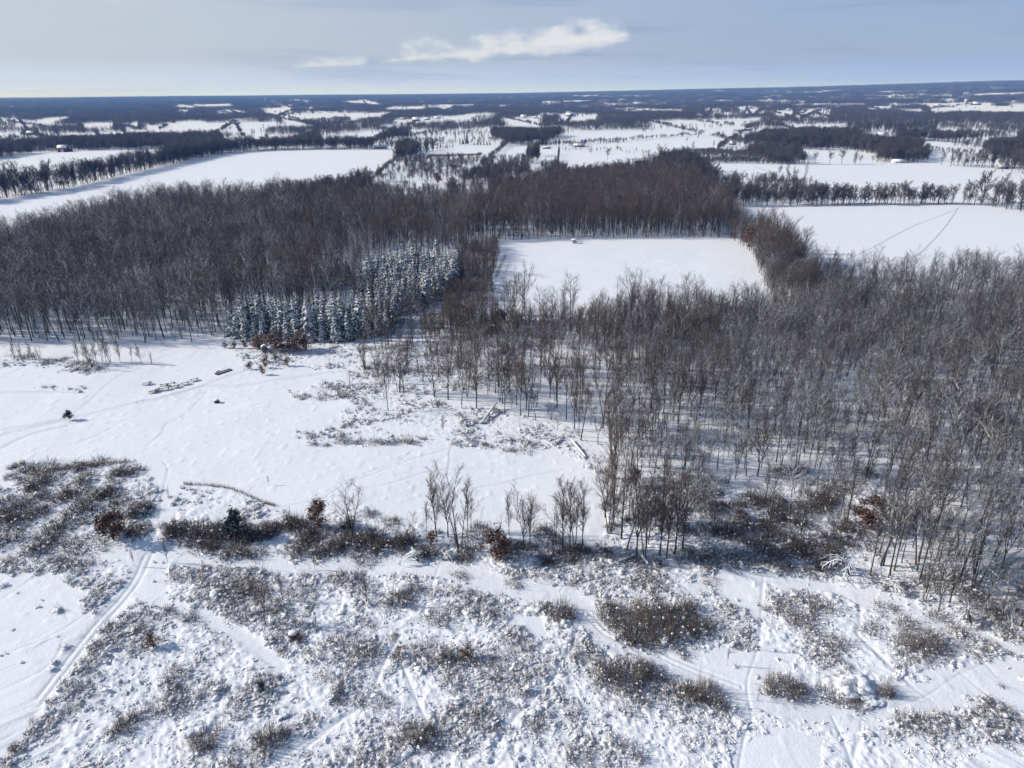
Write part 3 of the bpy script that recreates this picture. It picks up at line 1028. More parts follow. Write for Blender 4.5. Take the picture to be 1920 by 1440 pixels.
def weediness(x, y):
    w = np.zeros(len(x))
    px, py = x, y
    x = px + 4.0 * (vn(px, py, 6.0, 21) - 0.5) + 1.6 * (vn(px, py, 1.7, 22) - 0.5)      # ragged edges
    y = py + 4.0 * (vn(px, py, 6.0, 23) - 0.5) + 1.6 * (vn(px, py, 1.7, 24) - 0.5)
    for P, v in SCRUB_W:
        k = inside(P, x, y)
        w[k] = np.maximum(w[k], v)
    for P in CLEAR_W:
        w[inside(P, x, y)] *= 0.03
    w[inside(HALF_W, x, y)] *= 0.45
    x, y = px, py
    for line, hw, kind in WAYS_W:
        if kind == 'road':
            d = way_distance(x, y, line, hw * 2.2)
            w *= np.clip((d - hw * 0.8) / (hw * 0.8), 0, 1)
        elif kind == 'foot':
            d = way_distance(x, y, line, 1.6)
            w *= np.clip((d - 0.2) / 0.5, 0.0, 1)
    return w


def base_z(x, y):
    """Height of the snow without its small lumps."""
    x = np.asarray(x, float)
    y = np.asarray(y, float)
    f = np.clip((440 - np.hypot(x, y)) / 60, 0, 1)
    return hz(x, y) + f * (0.4 * (vn(x, y, 34, 3) - 0.5) + 0.22 * (vn(x, y, 9, 4) - 0.5))


def make_ground():
    fine = np.linspace(-41.5, 41.5, 900)
    ang = np.concatenate([np.linspace(-180, -42, 60), fine, np.linspace(42, 180, 60)])
    rr = [0.0, 15.0, 30.0, 45.0]
    r = 52.0
    while r < 430.0:
        rr.append(r)
        r *= 1.0021
    while r < 60000.0:
        rr.append(r)
        r *= 1.013
    rr = np.array(rr)
    A, D = np.meshgrid(np.radians(ang), rr)
    nr, na = A.shape
    X, Y = (np.sin(A) * D).ravel(), (np.cos(A) * D).ravel()
    Z = base_z(X, Y)
    d = np.hypot(X, Y)
    near = np.where((d < 440) & (d > 40))[0]
    x, y = X[near], Y[near]
    w = weediness(x, y)
    # soften the edge of the weedy ground
    b = 0.10 * (vn(x, y, 1.5, 1) - 0.5) + 0.07 * (vn(x, y, 0.7, 2) - 0.5)
    dz = b * 0.30
    lump = vn(x, y, 1.1, 5) * 0.6 + vn(x, y, 0.55, 6) * 0.4
    patch = vn(x, y, 7.0, 7)
    ridge = 1 - 2 * np.abs(vn(x + 0.4 * y, y * 0.8, 0.95, 15) - 0.5)
    dz += w * ((0.24 + 0.40 * patch) * np.clip(lump - 0.40, 0, 1) * 1.5 + 0.12 * ridge ** 3)
    dz += 0.10 * np.clip(vn(x, y, 1.7, 18) - 0.68, 0, 1) * 3.0 * (1 - w)
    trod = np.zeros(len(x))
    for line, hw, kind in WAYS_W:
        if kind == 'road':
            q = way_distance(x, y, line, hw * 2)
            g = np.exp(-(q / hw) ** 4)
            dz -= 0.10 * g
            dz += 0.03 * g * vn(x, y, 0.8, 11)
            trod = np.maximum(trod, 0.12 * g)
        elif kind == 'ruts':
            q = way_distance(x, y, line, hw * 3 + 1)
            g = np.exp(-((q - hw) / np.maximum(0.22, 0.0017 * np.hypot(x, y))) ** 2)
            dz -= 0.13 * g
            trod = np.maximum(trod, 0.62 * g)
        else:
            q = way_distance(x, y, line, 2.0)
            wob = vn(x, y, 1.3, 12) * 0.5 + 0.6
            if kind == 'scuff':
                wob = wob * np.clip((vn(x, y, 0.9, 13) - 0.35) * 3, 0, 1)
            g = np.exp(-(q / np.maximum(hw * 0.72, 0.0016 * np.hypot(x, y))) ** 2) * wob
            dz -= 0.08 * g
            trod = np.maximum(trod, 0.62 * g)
    Z[near] += dz * np.clip((440 - d[near]) / 60, 0, 1)
    lit = np.zeros(len(X))
    lit[near] = np.clip(w * np.clip((patch - 0.42) * 2.6, 0, 1), 0, 1) * 0.45
    tr = np.zeros(len(X))
    tr[near] = trod
    i = (np.arange(nr - 1)[:, None] * na + np.arange(na - 1)[None, :]).ravel()
    F = np.stack([i, i + 1, i + na + 1, i + na], 1)[:, ::-1]
    me = mesh_np('snow_ground', np.stack([X, Y, Z], 1), [(4, F)], M['snow'], True)
    a = me.attributes.new('trod', 'FLOAT', 'POINT')
    a.data.foreach_set('value', tr.astype(np.float32))
    a = me.attributes.new('litter', 'FLOAT', 'POINT')
    a.data.foreach_set('value', lit.astype(np.float32))
    o = obj('snow_ground', me)
    tag(o, kind='structure')
    return o


ground = make_ground()


def far_track(name, pts, w):  # flat ribbon over the snow; the ruts' shadow is put into its colour
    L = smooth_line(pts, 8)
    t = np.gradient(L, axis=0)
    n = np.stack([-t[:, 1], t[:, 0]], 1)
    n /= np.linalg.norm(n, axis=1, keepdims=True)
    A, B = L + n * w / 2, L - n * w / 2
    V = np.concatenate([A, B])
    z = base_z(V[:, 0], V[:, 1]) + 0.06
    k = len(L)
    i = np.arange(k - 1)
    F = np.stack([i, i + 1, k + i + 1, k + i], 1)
    o = obj(name, mesh_np(name, np.column_stack([V, z]), [(4, F)], M['rut_shade']))
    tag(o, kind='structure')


far_track('snowmobile_track_shade', [(1590, 486), (1640, 462), (1710, 425), (1770, 402), (1797, 390)], 0.55)
far_track('snowmobile_track_shade', [(1690, 500), (1730, 470), (1770, 428), (1797, 390)], 0.55)
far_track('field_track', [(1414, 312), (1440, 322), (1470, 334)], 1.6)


# ------------------------------------------------------------------ the woods
WOOD_LEFT = poly([(-160, 640), (0, 641), (200, 645), (360, 641), (432, 628), (445, 600), (620, 594), (745, 598), (800, 592), (850, 560), (870, 500), (880, 458), (940, 452), (1100, 447), (1380, 445),
                  (1410, 470), (1452, 527), (1490, 530), (1520, 485, 14), (1500, 450, 14), (1440, 413, 15), (1400, 393, 17), (1370, 362, 17), (1310, 325, 17), (1300, 312, 17), (1230, 312, 17), (1060, 318, 17),
                  (1000, 330, 17), (930, 345, 17), (850, 352, 17), (760, 356, 17), (690, 352, 17), (600, 347, 17), (420, 347, 17), (300, 352, 17), (200, 367, 17), (150, 377, 17), (100, 392, 17),
                  (60, 396, 17), (0, 412, 17), (-160, 440, 17)])
WOOD_RIGHT = poly([(800, 768), (900, 775), (1000, 790), (1090, 828), (1135, 880), (1130, 960), (1135, 1010), (1200, 1045), (1330, 1055), (1450, 1045), (1560, 1065), (1640, 1085), (1740, 1140), (1840, 1190), (1960, 1240),
                   (2380, 1370), (2380, 560), (2380, 476, 16), (1920, 483, 16), (1800, 490, 16), (1690, 487, 16), (1600, 487, 16), (1520, 500, 16), (1450, 592), (1300, 590), (1100, 597), (1010, 600), (1000, 640), (990, 690), (900, 705), (830, 690), (790, 720)])
SPRUCE_BACK = poly([(680, 560), (720, 590), (800, 590), (850, 540), (862, 500), (850, 490), (760, 482), (700, 500)])
SPRUCE_FRONT = poly([(425, 635), (560, 640), (640, 640), (745, 620), (745, 600), (620, 596), (440, 604)])
CENTRE = poly([(660, 690), (700, 620), (760, 590), (830, 575), (900, 600), (1000, 600), (1000, 690), (900, 705), (830, 690), (790, 720), (720, 735)])

bare = []          # x, y, height, look, snow (0 none, 1 dusted, 2 laden), width factor, region


def add_wood(P, spacing, hgt, seed, region, snow_p, looks, keep=None, wid=1.0):
    x, y = poisson(P, spacing, seed)
    r = np.random.default_rng(seed + 1)
    n = len(x)
    k = np.ones(n, bool) if keep is None else keep(x, y, r)
    big = 0.86 + 0.28 * vn(x, y, 22, seed + 3)
    for i in np.where(k)[0]:
        s = r.choice(3, p=snow_p(x[i], y[i]) if callable(snow_p) else snow_p)
        h = hgt * big[i] * r.uniform(0.66, 1.22)
        bare.append((x[i], y[i], h, int(r.choice(looks)), int(s), wid * r.uniform(0.85, 1.2), region))


def _gap(x, y, r):
    k = np.ones(len(x), bool)
    for P in (SPRUCE_BACK, SPRUCE_FRONT):
        k &= ~inside(P, x, y)
    d = np.hypot(x, y)
    k &= r.uniform(0, 1, len(x)) < np.clip(0.72 + 0.5 * vn(x, y, 25, 41), 0, 1)
    px, py, _ = to_px(x, y, np.zeros(len(x)))
    k &= (px < 640) | (px > 900) | (py < 470) | (r.uniform(0, 1, len(x)) < 0.45)
    return k


def _gap_right(x, y, r):
    d = np.hypot(x, y)
    px, py, _ = to_px(x, y, np.zeros(len(x)))
    thin = np.clip(0.60 + 0.7 * (vn(x, y, 18, 42) - 0.3), 0.25, 1.0)
    thin = np.where((py > 905) & (px > 1290) & (px < 1640), thin * 0.22, thin)       # the brushy hollow near the front
    thin = np.where((px < 1130) & (py > 600), thin * 0.55, thin)
    return r.uniform(0, 1, len(x)) < thin


def _snow_left(x, y):
    px = float(to_px(x, y, 0.0)[0])
    return (0.12, 0.50, 0.38) if px < 560 else (0.45, 0.38, 0.17) if px < 900 else (0.80, 0.16, 0.04)


def _snow_right(x, y):
    px = float(to_px(x, y, 0.0)[0])
    return (0.75, 0.18, 0.07) if px < 1150 else (0.35, 0.35, 0.30) if px < 1350 else (0.08, 0.36, 0.56)


HEDGE = poly([(1368, 447), (1410, 478), (1445, 570), (1560, 570), (1560, 500, 13), (1520, 485, 13), (1500, 450, 13), (1440, 413, 14), (1400, 393, 15), (1375, 380, 15)])
add_wood(WOOD_LEFT, 4.6, 17.0, 11, 'left', _snow_left, [0, 1, 2, 3, 6, 7, 0, 3, 7, 5], _gap)
add_wood(WOOD_RIGHT, 3.95, 12.4, 21, 'right', _snow_right, [1, 2, 3, 3, 5, 6, 8, 8, 9, 9, 7, 0], _gap_right)
add_wood(HEDGE, 3.0, 12.0, 51, 'hedge', (0.15, 0.55, 0.30), [3, 5, 8, 9])
add_wood(poly([(1500, 560), (1500, 505, 14), (1600, 490, 14), (1690, 489, 14), (1800, 492, 14), (2000, 482, 14), (2000, 540)]), 5.0, 15.0, 52, 'right', (0.4, 0.4, 0.2), [3, 5, 3])
add_wood(poly([(862, 468), (938, 462), (925, 530), (905, 602), (835, 592)]), 2.9, 6.5, 71, 'left', (0.85, 0.12, 0.03), [4, 8, 9, 10], None, 1.35)
add_wood(poly([(760, 640), (830, 590), (960, 600), (1000, 620), (940, 640)]), 3.4, 6.5, 72, 'centre', (0.8, 0.15, 0.05), [4, 8, 9, 10], None, 1.3)
add_wood(CENTRE, 5.0, 11.0, 31, 'centre', (0.8, 0.14, 0.06), [1, 3, 4, 5, 9], lambda x, y, r: r.uniform(0, 1, len(x)) < 0.45)
add_wood(poly([(1050, 740), (1130, 830), (1400, 870), (1960, 900), (1960, 520), (1500, 520), (1450, 592), (1050, 600)]), 6.0, 11.5, 73, 'right', _snow_right, [3, 5, 8, 9, 2], lambda x, y, r: r.uniform(0, 1, len(x)) < (0.35 + 0.6 * vn(x, y, 20, 74)) * np.where(to_px(x, y, np.zeros(len(x)))[1] > 700, 0.35, 1.0))
add_wood(poly([(880, 600), (1450, 594), (1470, 640), (1200, 655), (900, 645)]), 3.4, 5.5, 75, 'under', (0.8, 0.15, 0.05), [4, 8, 9], None, 1.4)
# saplings and undergrowth between the trunks
add_wood(WOOD_RIGHT, 4.2, 5.0, 61, 'under', (0.25, 0.35, 0.40), [4, 8, 9], lambda x, y, r: (r.uniform(0, 1, len(x)) < 0.1 + 0.6 * vn(x, y, 14, 62)) & ((to_px(x, y, np.zeros(len(x)))[0] > 1150) | (r.uniform(0, 1, len(x)) < 0.4)), 1.5)
add_wood(WOOD_LEFT, 5.5, 5.0, 63, 'under', (0.35, 0.35, 0.30), [4, 8, 9], lambda x, y, r: _gap(x, y, r) & (r.uniform(0, 1, len(x)) < 0.7), 1.5)
add_wood(CENTRE, 4.5, 4.0, 65, 'under', (0.8, 0.14, 0.06), [4, 8, 9], lambda x, y, r: r.uniform(0, 1, len(x)) < 0.6, 1.5)

# trees one can point at: foot x, foot y, top y, look, snow, width factor, label
LANDMARK = [
    (819, 1008, 905, 1, 0, 0.9, 'slim bare tree at the left end of the clump by the white clearing'),
    (840, 1009, 898, 2, 0, 0.85, 'tallest bare tree of the clump beside the white clearing, with forked trunk'),
    (862, 1030, 922, 4, 0, 0.9, 'many-stemmed bare tree at the front of the clump by the white clearing'),
    (877, 997, 915, 7, 0, 0.75, 'bare tree at the back right of the clump by the white clearing'),
    (884, 996, 950, 3, 0, 0.8, 'low bare tree just right of the clump by the white clearing'),
    (662, 1010, 922, 5, 0, 1.15, 'broad bare tree standing alone left of the clump by the white clearing'),
    (955, 1004, 938, 0, 0, 0.7, 'thin young bare tree behind the russet oak by the clearing'),
    (982, 1032, 940, 2, 0, 1.0, 'wide forked bare tree just right of the russet oak by the clearing'),
    (993, 1026, 945, 1, 0, 0.9, 'bare tree tucked behind the wide forked tree by the clearing'),
    (1055, 1034, 915, 1, 0, 0.8, 'leftmost tall bare tree of the group at the clearing right corner'),
    (1068, 1040, 920, 0, 0, 0.8, 'front bare tree of the group at the clearing right corner'),
    (1078, 1022, 912, 6, 0, 0.9, 'twin-trunked bare tree inside the group at the clearing right corner'),
    (1092, 1025, 918, 1, 0, 0.8, 'rightmost bare tree of the group at the clearing right corner'),
    (1040, 1005, 950, 4, 0, 0.8, 'short many-stemmed bare tree left of the clearing corner group'),
    (800, 1000, 950, 0, 0, 0.7, 'small bare sapling left of the clump by the white clearing'),
    (775, 1010, 965, 3, 0, 0.8, 'low bare tree above the brush left of the clump'),
    (1193, 1043, 905, 2, 1, 1.0, 'big bare tree at the wood corner with a fallen trunk at its foot'),
    (1210, 1045, 930, 6, 1, 0.9, 'bare tree right beside the big corner tree and fallen trunk'),
    (1237, 1042, 920, 0, 0, 0.9, 'straight bare tree at the front of the wood right of the fallen trunk'),
    (1250, 1044, 925, 1, 0, 0.9, 'upswept bare tree at the front of the wood right of the fallen trunk'),
    (1265, 1040, 900, 7, 0, 0.9, 'tall leaning bare tree at the front of the wood near the brushy hollow'),
    (1150, 985, 870, 1, 0, 0.9, 'bare brownish tree where the wood meets the white clearing'),
    (1142, 1000, 890, 4, 0, 0.9, 'many-stemmed bare tree where the wood meets the white clearing'),
    (1165, 1010, 880, 3, 0, 1.0, 'round bare tree just inside the wood from the white clearing'),
    (1650, 1060, 905, 7, 2, 1.0, 'white-limbed bare tree in front of the russet oak in the wood'),
    (1656, 1061, 945, 0, 1, 0.8, 'second trunk beside the white-limbed tree and russet oak'),
    (1676, 1072, 955, 7, 1, 0.9, 'leaning dark-trunked bare tree right of the white-limbed tree'),
    (1722, 1062, 910, 6, 1, 1.0, 'twin-trunked bare tree at the wood front right of the leaning trunk'),
    (1690, 1058, 960, 0, 1, 0.8, 'thin straight bare tree between leaning and twin-trunked trees at wood front'),
    (1797, 1092, 930, 7, 1, 0.9, 'dark slanting bare tree at the front of the right wood'),
    (1733, 1130, 1040, 4, 2, 0.8, 'snowy many-stemmed small tree at the wood front edge'),
    (1778, 1140, 1010, 2, 1, 0.8, 'forked bare tree at the front edge above the snowy bent sapling'),
    (1826, 1110, 985, 4, 1, 0.9, 'clustered bare stems at the front edge of the right wood'),
    (1912, 1180, 1015, 2, 1, 0.9, 'thick bare tree at the frame edge in front of the right wood'),
    (728, 770, 695, 3, 0, 0.9, 'lone brownish bare tree on open snow at the left of the middle wood'),
    (757, 738, 655, 2, 0, 0.9, 'forked bare tree behind the lone brownish tree'),
    (748, 735, 662, 4, 0, 0.9, 'many-stemmed bare tree behind the lone brownish tree'),
    (705, 663, 600, 3, 2, 0.9, 'snow-covered small tree at the right end of the spruces'),
    (774, 640, 560, 5, 0, 1.0, 'pale brown spreading tree just right of the front spruces'),
    (585, 662, 632, 3, 2, 1.0, 'small snow-dusted tree beside the russet thicket and hut'),
    (633, 654, 622, 3, 2, 1.0, 'small spreading snow-dusted tree before the dark spruces'),
    (958, 590, 512, 5, 0, 0.75, 'left tree of the tall pair at the field corner'),
    (983, 594, 512, 2, 0, 0.9, 'right tree of the tall pair at the field corner'),
    (924, 590, 525, 0, 0, 0.8, 'thin tree left of the tall pair at the field corner'),
    (1070, 590, 522, 3, 0, 1.0, 'rounded bare tree on the near edge of the small white field'),
    (1183, 592, 510, 5, 0, 1.1, 'wide oak-like bare tree rising over the small white field'),
    (498, 1170, 1095, 2, 0, 0.8, 'forked bare sapling standing in the snowy scrub left of the path'),
    (530, 1125, 1080, 0, 0, 0.8, 'thin bare sapling in the scrub behind the forked sapling'),
    (590, 1175, 1140, 4, 0, 0.8, 'small bare bush-like tree right of the forked sapling'),
    (688, 1130, 1075, 1, 0, 0.8, 'bare sapling over the snow-heaped thicket in the scrub'),
    (315, 1055, 1020, 0, 0, 0.7, 'small bare sapling beside the snowy crossroads'),
    (252, 1062, 1035, 0, 0, 0.6, 'tiny bare sapling left of the snowy crossroads'),
    (590, 1067, 1040, 0, 0, 0.8, 'tiny bare sapling on the edge of the main path, one of two'),
    (554, 1067, 1035, 3, 0, 0.7, 'small rounded sapling on the edge of the main path'),
    (316, 936, 913, 4, 0, 0.8, 'lone small bush-like tree on the white slope above the brush band'),
    (504, 910, 895, 0, 0, 0.7, 'lone tiny sapling on the white slope with a long shadow'),
    (831, 815, 785, 0, 0, 0.7, 'thin sapling behind the snow-covered mound of brush'),
    (655, 720, 690, 4, 0, 0.7, 'small many-stemmed bush tree at the left of the middle scrub'),
    (1403, 1217, 1180, 0, 0, 0.35, 'thin bare pole-like sapling on the open snow near the footpath'),
    (1363, 1247, 1215, 0, 0, 0.35, 'shorter bare pole-like sapling on the open snow'),
    (1348, 1220, 1207, 0, 0, 0.4, 'stub-like sapling on the open snow'),
    (1420, 1313, 1282, 4, 0, 0.5, 'bare twig bush beside the footpath crossing'),
]
# thin young trees in the row at the foot of the left wood
YOUNG = [(28, 672, 652), (45, 678, 648), (62, 674, 655), (75, 672, 655), (148, 680, 652), (157, 682, 650), (166, 684, 655), (176, 690, 652), (182, 680, 656), (192, 678, 645), (200, 678, 645), (207, 678, 650), (226, 678, 652), (246, 676, 655), (265, 680, 656), (285, 680, 665)]
for i, (a, b, c) in enumerate(YOUNG):
    LANDMARK.append((a, b + 2, c - 6, (1, 6, 0, 4)[i % 4], 0, 1.0, 'thin brown young tree, %s from the left in the row below the left wood' % ordinal(i)))

landmarks = []
for (a, b, c, look, snow, wf, lab) in LANDMARK:
    x, y, h = top_height(a, b, c)
    look = {0: 10, 1: 10, 7: 10, 2: 11}.get(look, look) if snow == 0 else look
    landmarks.append((x, y, h, look, snow, wf * 1.2, lab))
LX = np.array([(l[0], l[1]) for l in landmarks])
bare = [t for t in bare if np.min(np.hypot(LX[:, 0] - t[0], LX[:, 1] - t[1])) > 2.2]


def tree_object(name, label, cat, group, x, y, h, look, snow, wf, r, parts, unit=16.0):
    s = h / unit
    root = thing(name, label, cat, (x, y, float(base_z(x, y)) - 0.05), r.uniform(0, 6.28), (s * wf, s * wf, s), group)
    return root


NEAR_R = np.random.default_rng(77)
SETS = (TREES, TREES_DUST, TREES_SNOW)
ONES = (TREES_ONE, TREES_ONE_DUST, TREES_ONE_SNOW)


def plant_bare(x, y, h, look, snow, wf, label, group):
    root = tree_object('bare_tree', label, 'bare tree', group, x, y, h, look, snow, wf, NEAR_R, None)
    v = look * 2 + int(NEAR_R.integers(0, 2))
    for nm, me in zip(('trunk', 'crown'), SETS[snow][v]):
        obj(nm, me, root)


for (x, y, h, look, snow, wf, lab) in landmarks:
    plant_bare(x, y, h, look, snow, wf, lab, 'bare trees that stand apart')

B = np.array([(t[0], t[1], t[2]) for t in bare])
px0, py0, dep0 = to_px(B[:, 0], B[:, 1], np.zeros(len(B)))
pxt, pyt, _ = to_px(B[:, 0], B[:, 1], B[:, 2])
size = np.where((px0 > 5) & (px0 < 1915) & (pyt < 1400), py0 - pyt, -1.0)
N_SINGLE = 296 - len(landmarks)
order = np.argsort(-size)[:N_SINGLE]
chosen = np.zeros(len(B), bool)
chosen[order] = True

SNOWW = ('bare', 'snow-dusted', 'snow-laden')
ZONES = [(1130, 1300, 800, 2000, 'beside the white clearing'), (1300, 1480, 880, 2000, 'above the brushy hollow'), (1480, 1600, 880, 2000, 'above the bent snowy sapling'),
         (1600, 1700, 960, 2000, 'close to the russet oak'), (1700, 1800, 960, 2000, 'at wood front right of russet oak'), (1800, 1930, 960, 2000, 'at the wood front by the frame edge'),
         (0, 1130, 600, 2000, 'in the thin stand left of the wood'), (1130, 1300, 0, 800, 'deep behind the white clearing corner'), (1300, 1480, 0, 880, 'deep behind the brushy hollow'),
         (1480, 1640, 0, 880, 'deep behind the bent snowy sapling'), (1640, 1780, 0, 960, 'deep behind the russet oak'), (1780, 1930, 0, 960, 'deep near the dead white tree'), (0, 1000, 0, 600, 'in the big left wood')]
count = {}
rows = []
for i in sorted(order, key=lambda j: px0[j]):
    x, y, h, look, snow, wf, reg = bare[i]
    zone = next((z[4] for z in ZONES if z[0] <= px0[i] < z[1] and z[2] <= py0[i] < z[3]), 'in the right wood')
    lab = '%s %s tree %s' % (SNOWW[snow], TREE_LOOKS[look][0], zone)
    rows.append((i, lab))
    count[lab] = count.get(lab, 0) + 1
seen = {}
for i, lab in rows:
    x, y, h, look, snow, wf, reg = bare[i]
    if count[lab] > 1:
        k = seen.get(lab, 0)
        seen[lab] = k + 1
        lab = lab + ', ' + ('leftmost one' if k == 0 else 'rightmost one' if k == count[lab] - 1 else '%s from left' % ordinal(k))
    plant_bare(x, y, h, look, snow, wf, lab, 'bare trees of the near wood')

# sparse clearing, hedges and rows further off: stuff as well
rest = [t for i, t in enumerate(bare) if not chosen[i]]
P, RO, SCL, VAR = [], [], [], []
rr = np.random.default_rng(5)
for (x, y, h, look, snow, wf, reg) in rest:
    s = h / 16.0
    P.append((x, y, float(base_z(x, y)) - 0.1))
    RO.append((rr.normal(0, 0.025), rr.normal(0, 0.025), rr.uniform(0, 6.28)))
    SCL.append((s * wf, s * wf, s))
    VAR.append(snow * 2 * len(TREE_LOOKS) + look * 2 + int(rr.integers(0, 2)))
scatter('bare_woodland', P, RO, SCL, VAR, ONES[0] + ONES[1] + ONES[2], 'dense leafless winter woodland of grey brown trees')


# ------------------------------------------------------------------ spruces
def spruce_block(P, spacing, seed, hgt, where):
    r = np.random.default_rng(seed)
    x0, y0 = P.min(0)
    x1, y1 = P.max(0)
    cx, cy = r.uniform(x0, x1, 6000), r.uniform(y0, y1, 6000)
    ok = inside(P, cx, cy)
    got = []
    for q in np.where(ok)[0]:
        if all((cx[q] - u) ** 2 + (cy[q] - v) ** 2 > (spacing * 0.74) ** 2 for u, v in got):
            got.append((cx[q], cy[q]))
    x, y = np.array(got).T
    px, py, _ = to_px(x, y, np.zeros(len(x)))
    o = np.argsort(px)
    for k, i in enumerate(o):
        h = hgt * r.uniform(0.62, 1.2)
        s = h / 13.0
        w = s * r.uniform(1.1, 1.45)
        lab = 'snow-laden spruce %s, %s from the left' % (where, ordinal(k))
        root = thing('spruce', lab, 'spruce', (x[i], y[i], float(base_z(x[i], y[i]))), r.uniform(0, 6.28), (w, w, s), 'snow-laden spruces of the plantation')
        t, b, _ = SPRUCES[int(r.integers(0, len(SPRUCES)))]
        obj('trunk', t, root)
        obj('boughs', b, root)


spruce_block(poly([(425, 636), (560, 642), (640, 640), (735, 622), (745, 606), (735, 600), (620, 600), (440, 610)]), 4.5, 81, 13.0, 'in the front plantation block')
spruce_block(poly([(690, 565), (720, 590), (770, 590), (800, 575), (850, 545), (860, 528), (858, 505), (770, 500), (690, 520)]), 5.0, 82, 14.0, 'in the rear plantation block')
spruce_block(poly([(565, 545), (620, 545), (665, 530), (660, 515), (590, 520)]), 6.0, 83, 13.5, 'in the small clump behind the front block')

# far dark conifers in the farm windbreaks: foot x, foot y, top y
FAR_CONIFERS = [(1042, 269, 258), (1049, 269, 257), (1056, 269, 259), (1063, 269, 258), (1070, 269, 259), (1077, 269, 258), (1084, 268, 259), (1091, 268, 258), (1098, 268, 259), (1112, 267, 259), (1126, 268, 262), (1132, 268, 261),
                (1137, 267, 259), (1143, 267, 258), (1149, 267, 257), (1155, 267, 258), (1169, 267, 258), (1098, 268, 257), (1017, 272, 252), (1024, 272, 255), (1012, 272, 257), (876, 271, 251), (868, 271, 256),
                (826, 275, 266), (889, 272, 264), (895, 272, 263), (901, 272, 262), (907, 272, 264), (913, 272, 262), (919, 272, 264), (770, 277, 267), (778, 277, 268), (786, 276, 266), (1100, 216, 210), (1122, 216, 209), (1083, 217, 209),
                (105, 262, 251), (238, 277, 262), (246, 277, 260), (254, 277, 262), (262, 277, 263), (1466, 268, 240), (1589, 262, 247), (1596, 262, 246), (1600, 262, 249), (1395, 214, 206), (1415, 218, 205), (1408, 218, 207)]
_r = np.random.default_rng(61)
_o = sorted(FAR_CONIFERS)
for k, (a, b, c) in enumerate(_o):
    x, y, h = top_height(a, b, c)
    s = h / 9.0
    root = thing('conifer', 'dark far-off conifer of the farm windbreaks, %s from the left' % ordinal(k), 'conifer', (x, y, float(base_z(x, y))), _r.uniform(0, 6), (s, s, s), 'dark conifers round the far farms')
    t, bb = CONIFERS[int(_r.integers(0, 3))]
    obj('trunk', t, root)
    obj('boughs', bb, root)


# ------------------------------------------------------------------ russet oaks
def oak(a, b, wpx, ytop, label, small=False):
    x, y, h = top_height(a, b, ytop)
    w = wpx * px_size(a, b)
    k = int(_r.integers(0, 3))
    br, lv = (SMALL_OAKS if small else OAKS)[k]
    H0, W0 = (3.0, 2.0) if small else (6.0, 3.8)
    root = thing('russet_oak', label, 'oak', (x, y, float(base_z(x, y))), _r.uniform(0, 6), (w / W0, w / W0, h / H0), 'oaks that kept their russet leaves')
    obj('branches', br, root)
    obj('leaves', lv, root)


oak(214, 1014, 54, 944, 'large russet-leaved oak at the front of the left brush patch')
oak(600, 990, 42, 938, 'russet oak rising from the brush band left of the clearing')
oak(930, 1050, 55, 990, 'russet oak in front of the white clearing beside bare trees')
oak(1632, 990, 62, 930, 'russet oak standing in the right wood behind a white-limbed tree')
oak(288, 1212, 30, 1184, 'low russet oak bush in the scrub near the lower left path', True)
oak(563, 1203, 14, 1188, 'tiny russet oak in the scrub beside the snow stump', True)
oak(748, 1230, 18, 1210, 'small russet oak sapling, left of two in the middle scrub', True)
oak(878, 1234, 28, 1204, 'small russet oak, right of two in the middle scrub', True)
oak(28, 1408, 20, 1393, 'tiny russet oak on open snow near the lower left corner', True)
oak(810, 1022, 22, 992, 'dark russet oak sapling in shade below the bare clump', True)
oak(470, 692, 15, 677, 'round snow-dusted russet oak left of the hut pair', True)
oak(497, 690, 16, 672, 'russet oak directly below the hut', True)
oak(492, 702, 15, 684, 'lower russet oak in front of the hut, nearest of its group', True)
oak(500, 678, 16, 663, 'russet oak touching the hut foot', True)
oak(517, 675, 13, 662, 'left russet oak of the pair right of the hut', True)
oak(540, 686, 17, 668, 'right russet oak of the pair right of the hut', True)
oak(422, 652, 12, 640, 'leftmost low russet oak before the spruces', True)
oak(440, 653, 13, 638, 'second low russet oak before the spruces', True)
oak(459, 653, 14, 637, 'third low russet oak before the spruces', True)
oak(488, 656, 34, 628, 'left bush of the broad russet thicket behind the hut')
oak(520, 658, 44, 618, 'middle and tallest bush of the broad russet thicket behind the hut')
oak(552, 658, 44, 622, 'right bush of the broad russet thicket behind the hut')
oak(575, 656, 30, 628, 'rightmost bush of the broad russet thicket, thinnest leaves')
oak(938, 604, 26, 580, 'reddish oak bush at the near corner of the small white field')
oak(900, 618, 36, 592, 'reddish oak bush in the middle scrub below the small field')
oak(860, 612, 36, 590, 'reddish oak bush left in the middle scrub below the small field')
oak(945, 655, 24, 640, 'small reddish oak in the snowy middle scrub', True)
oak(1190, 915, 26, 880, 'thin reddish oak among trunks beside the clearing')
oak(1385, 975, 34, 955, 'dark reddish bush in the brushy hollow')
oak(1432, 500, 34, 455, 'rusty brown oak along the hedgerow between fields')
oak(1405, 470, 30, 425, 'upper rusty brown oak along the hedgerow between fields')
oak(820, 345, 20, 325, 'rusty tree in the middle of the far clearing')
oak(55, 357, 22, 345, 'rusty bush at the foot of the far tree row')

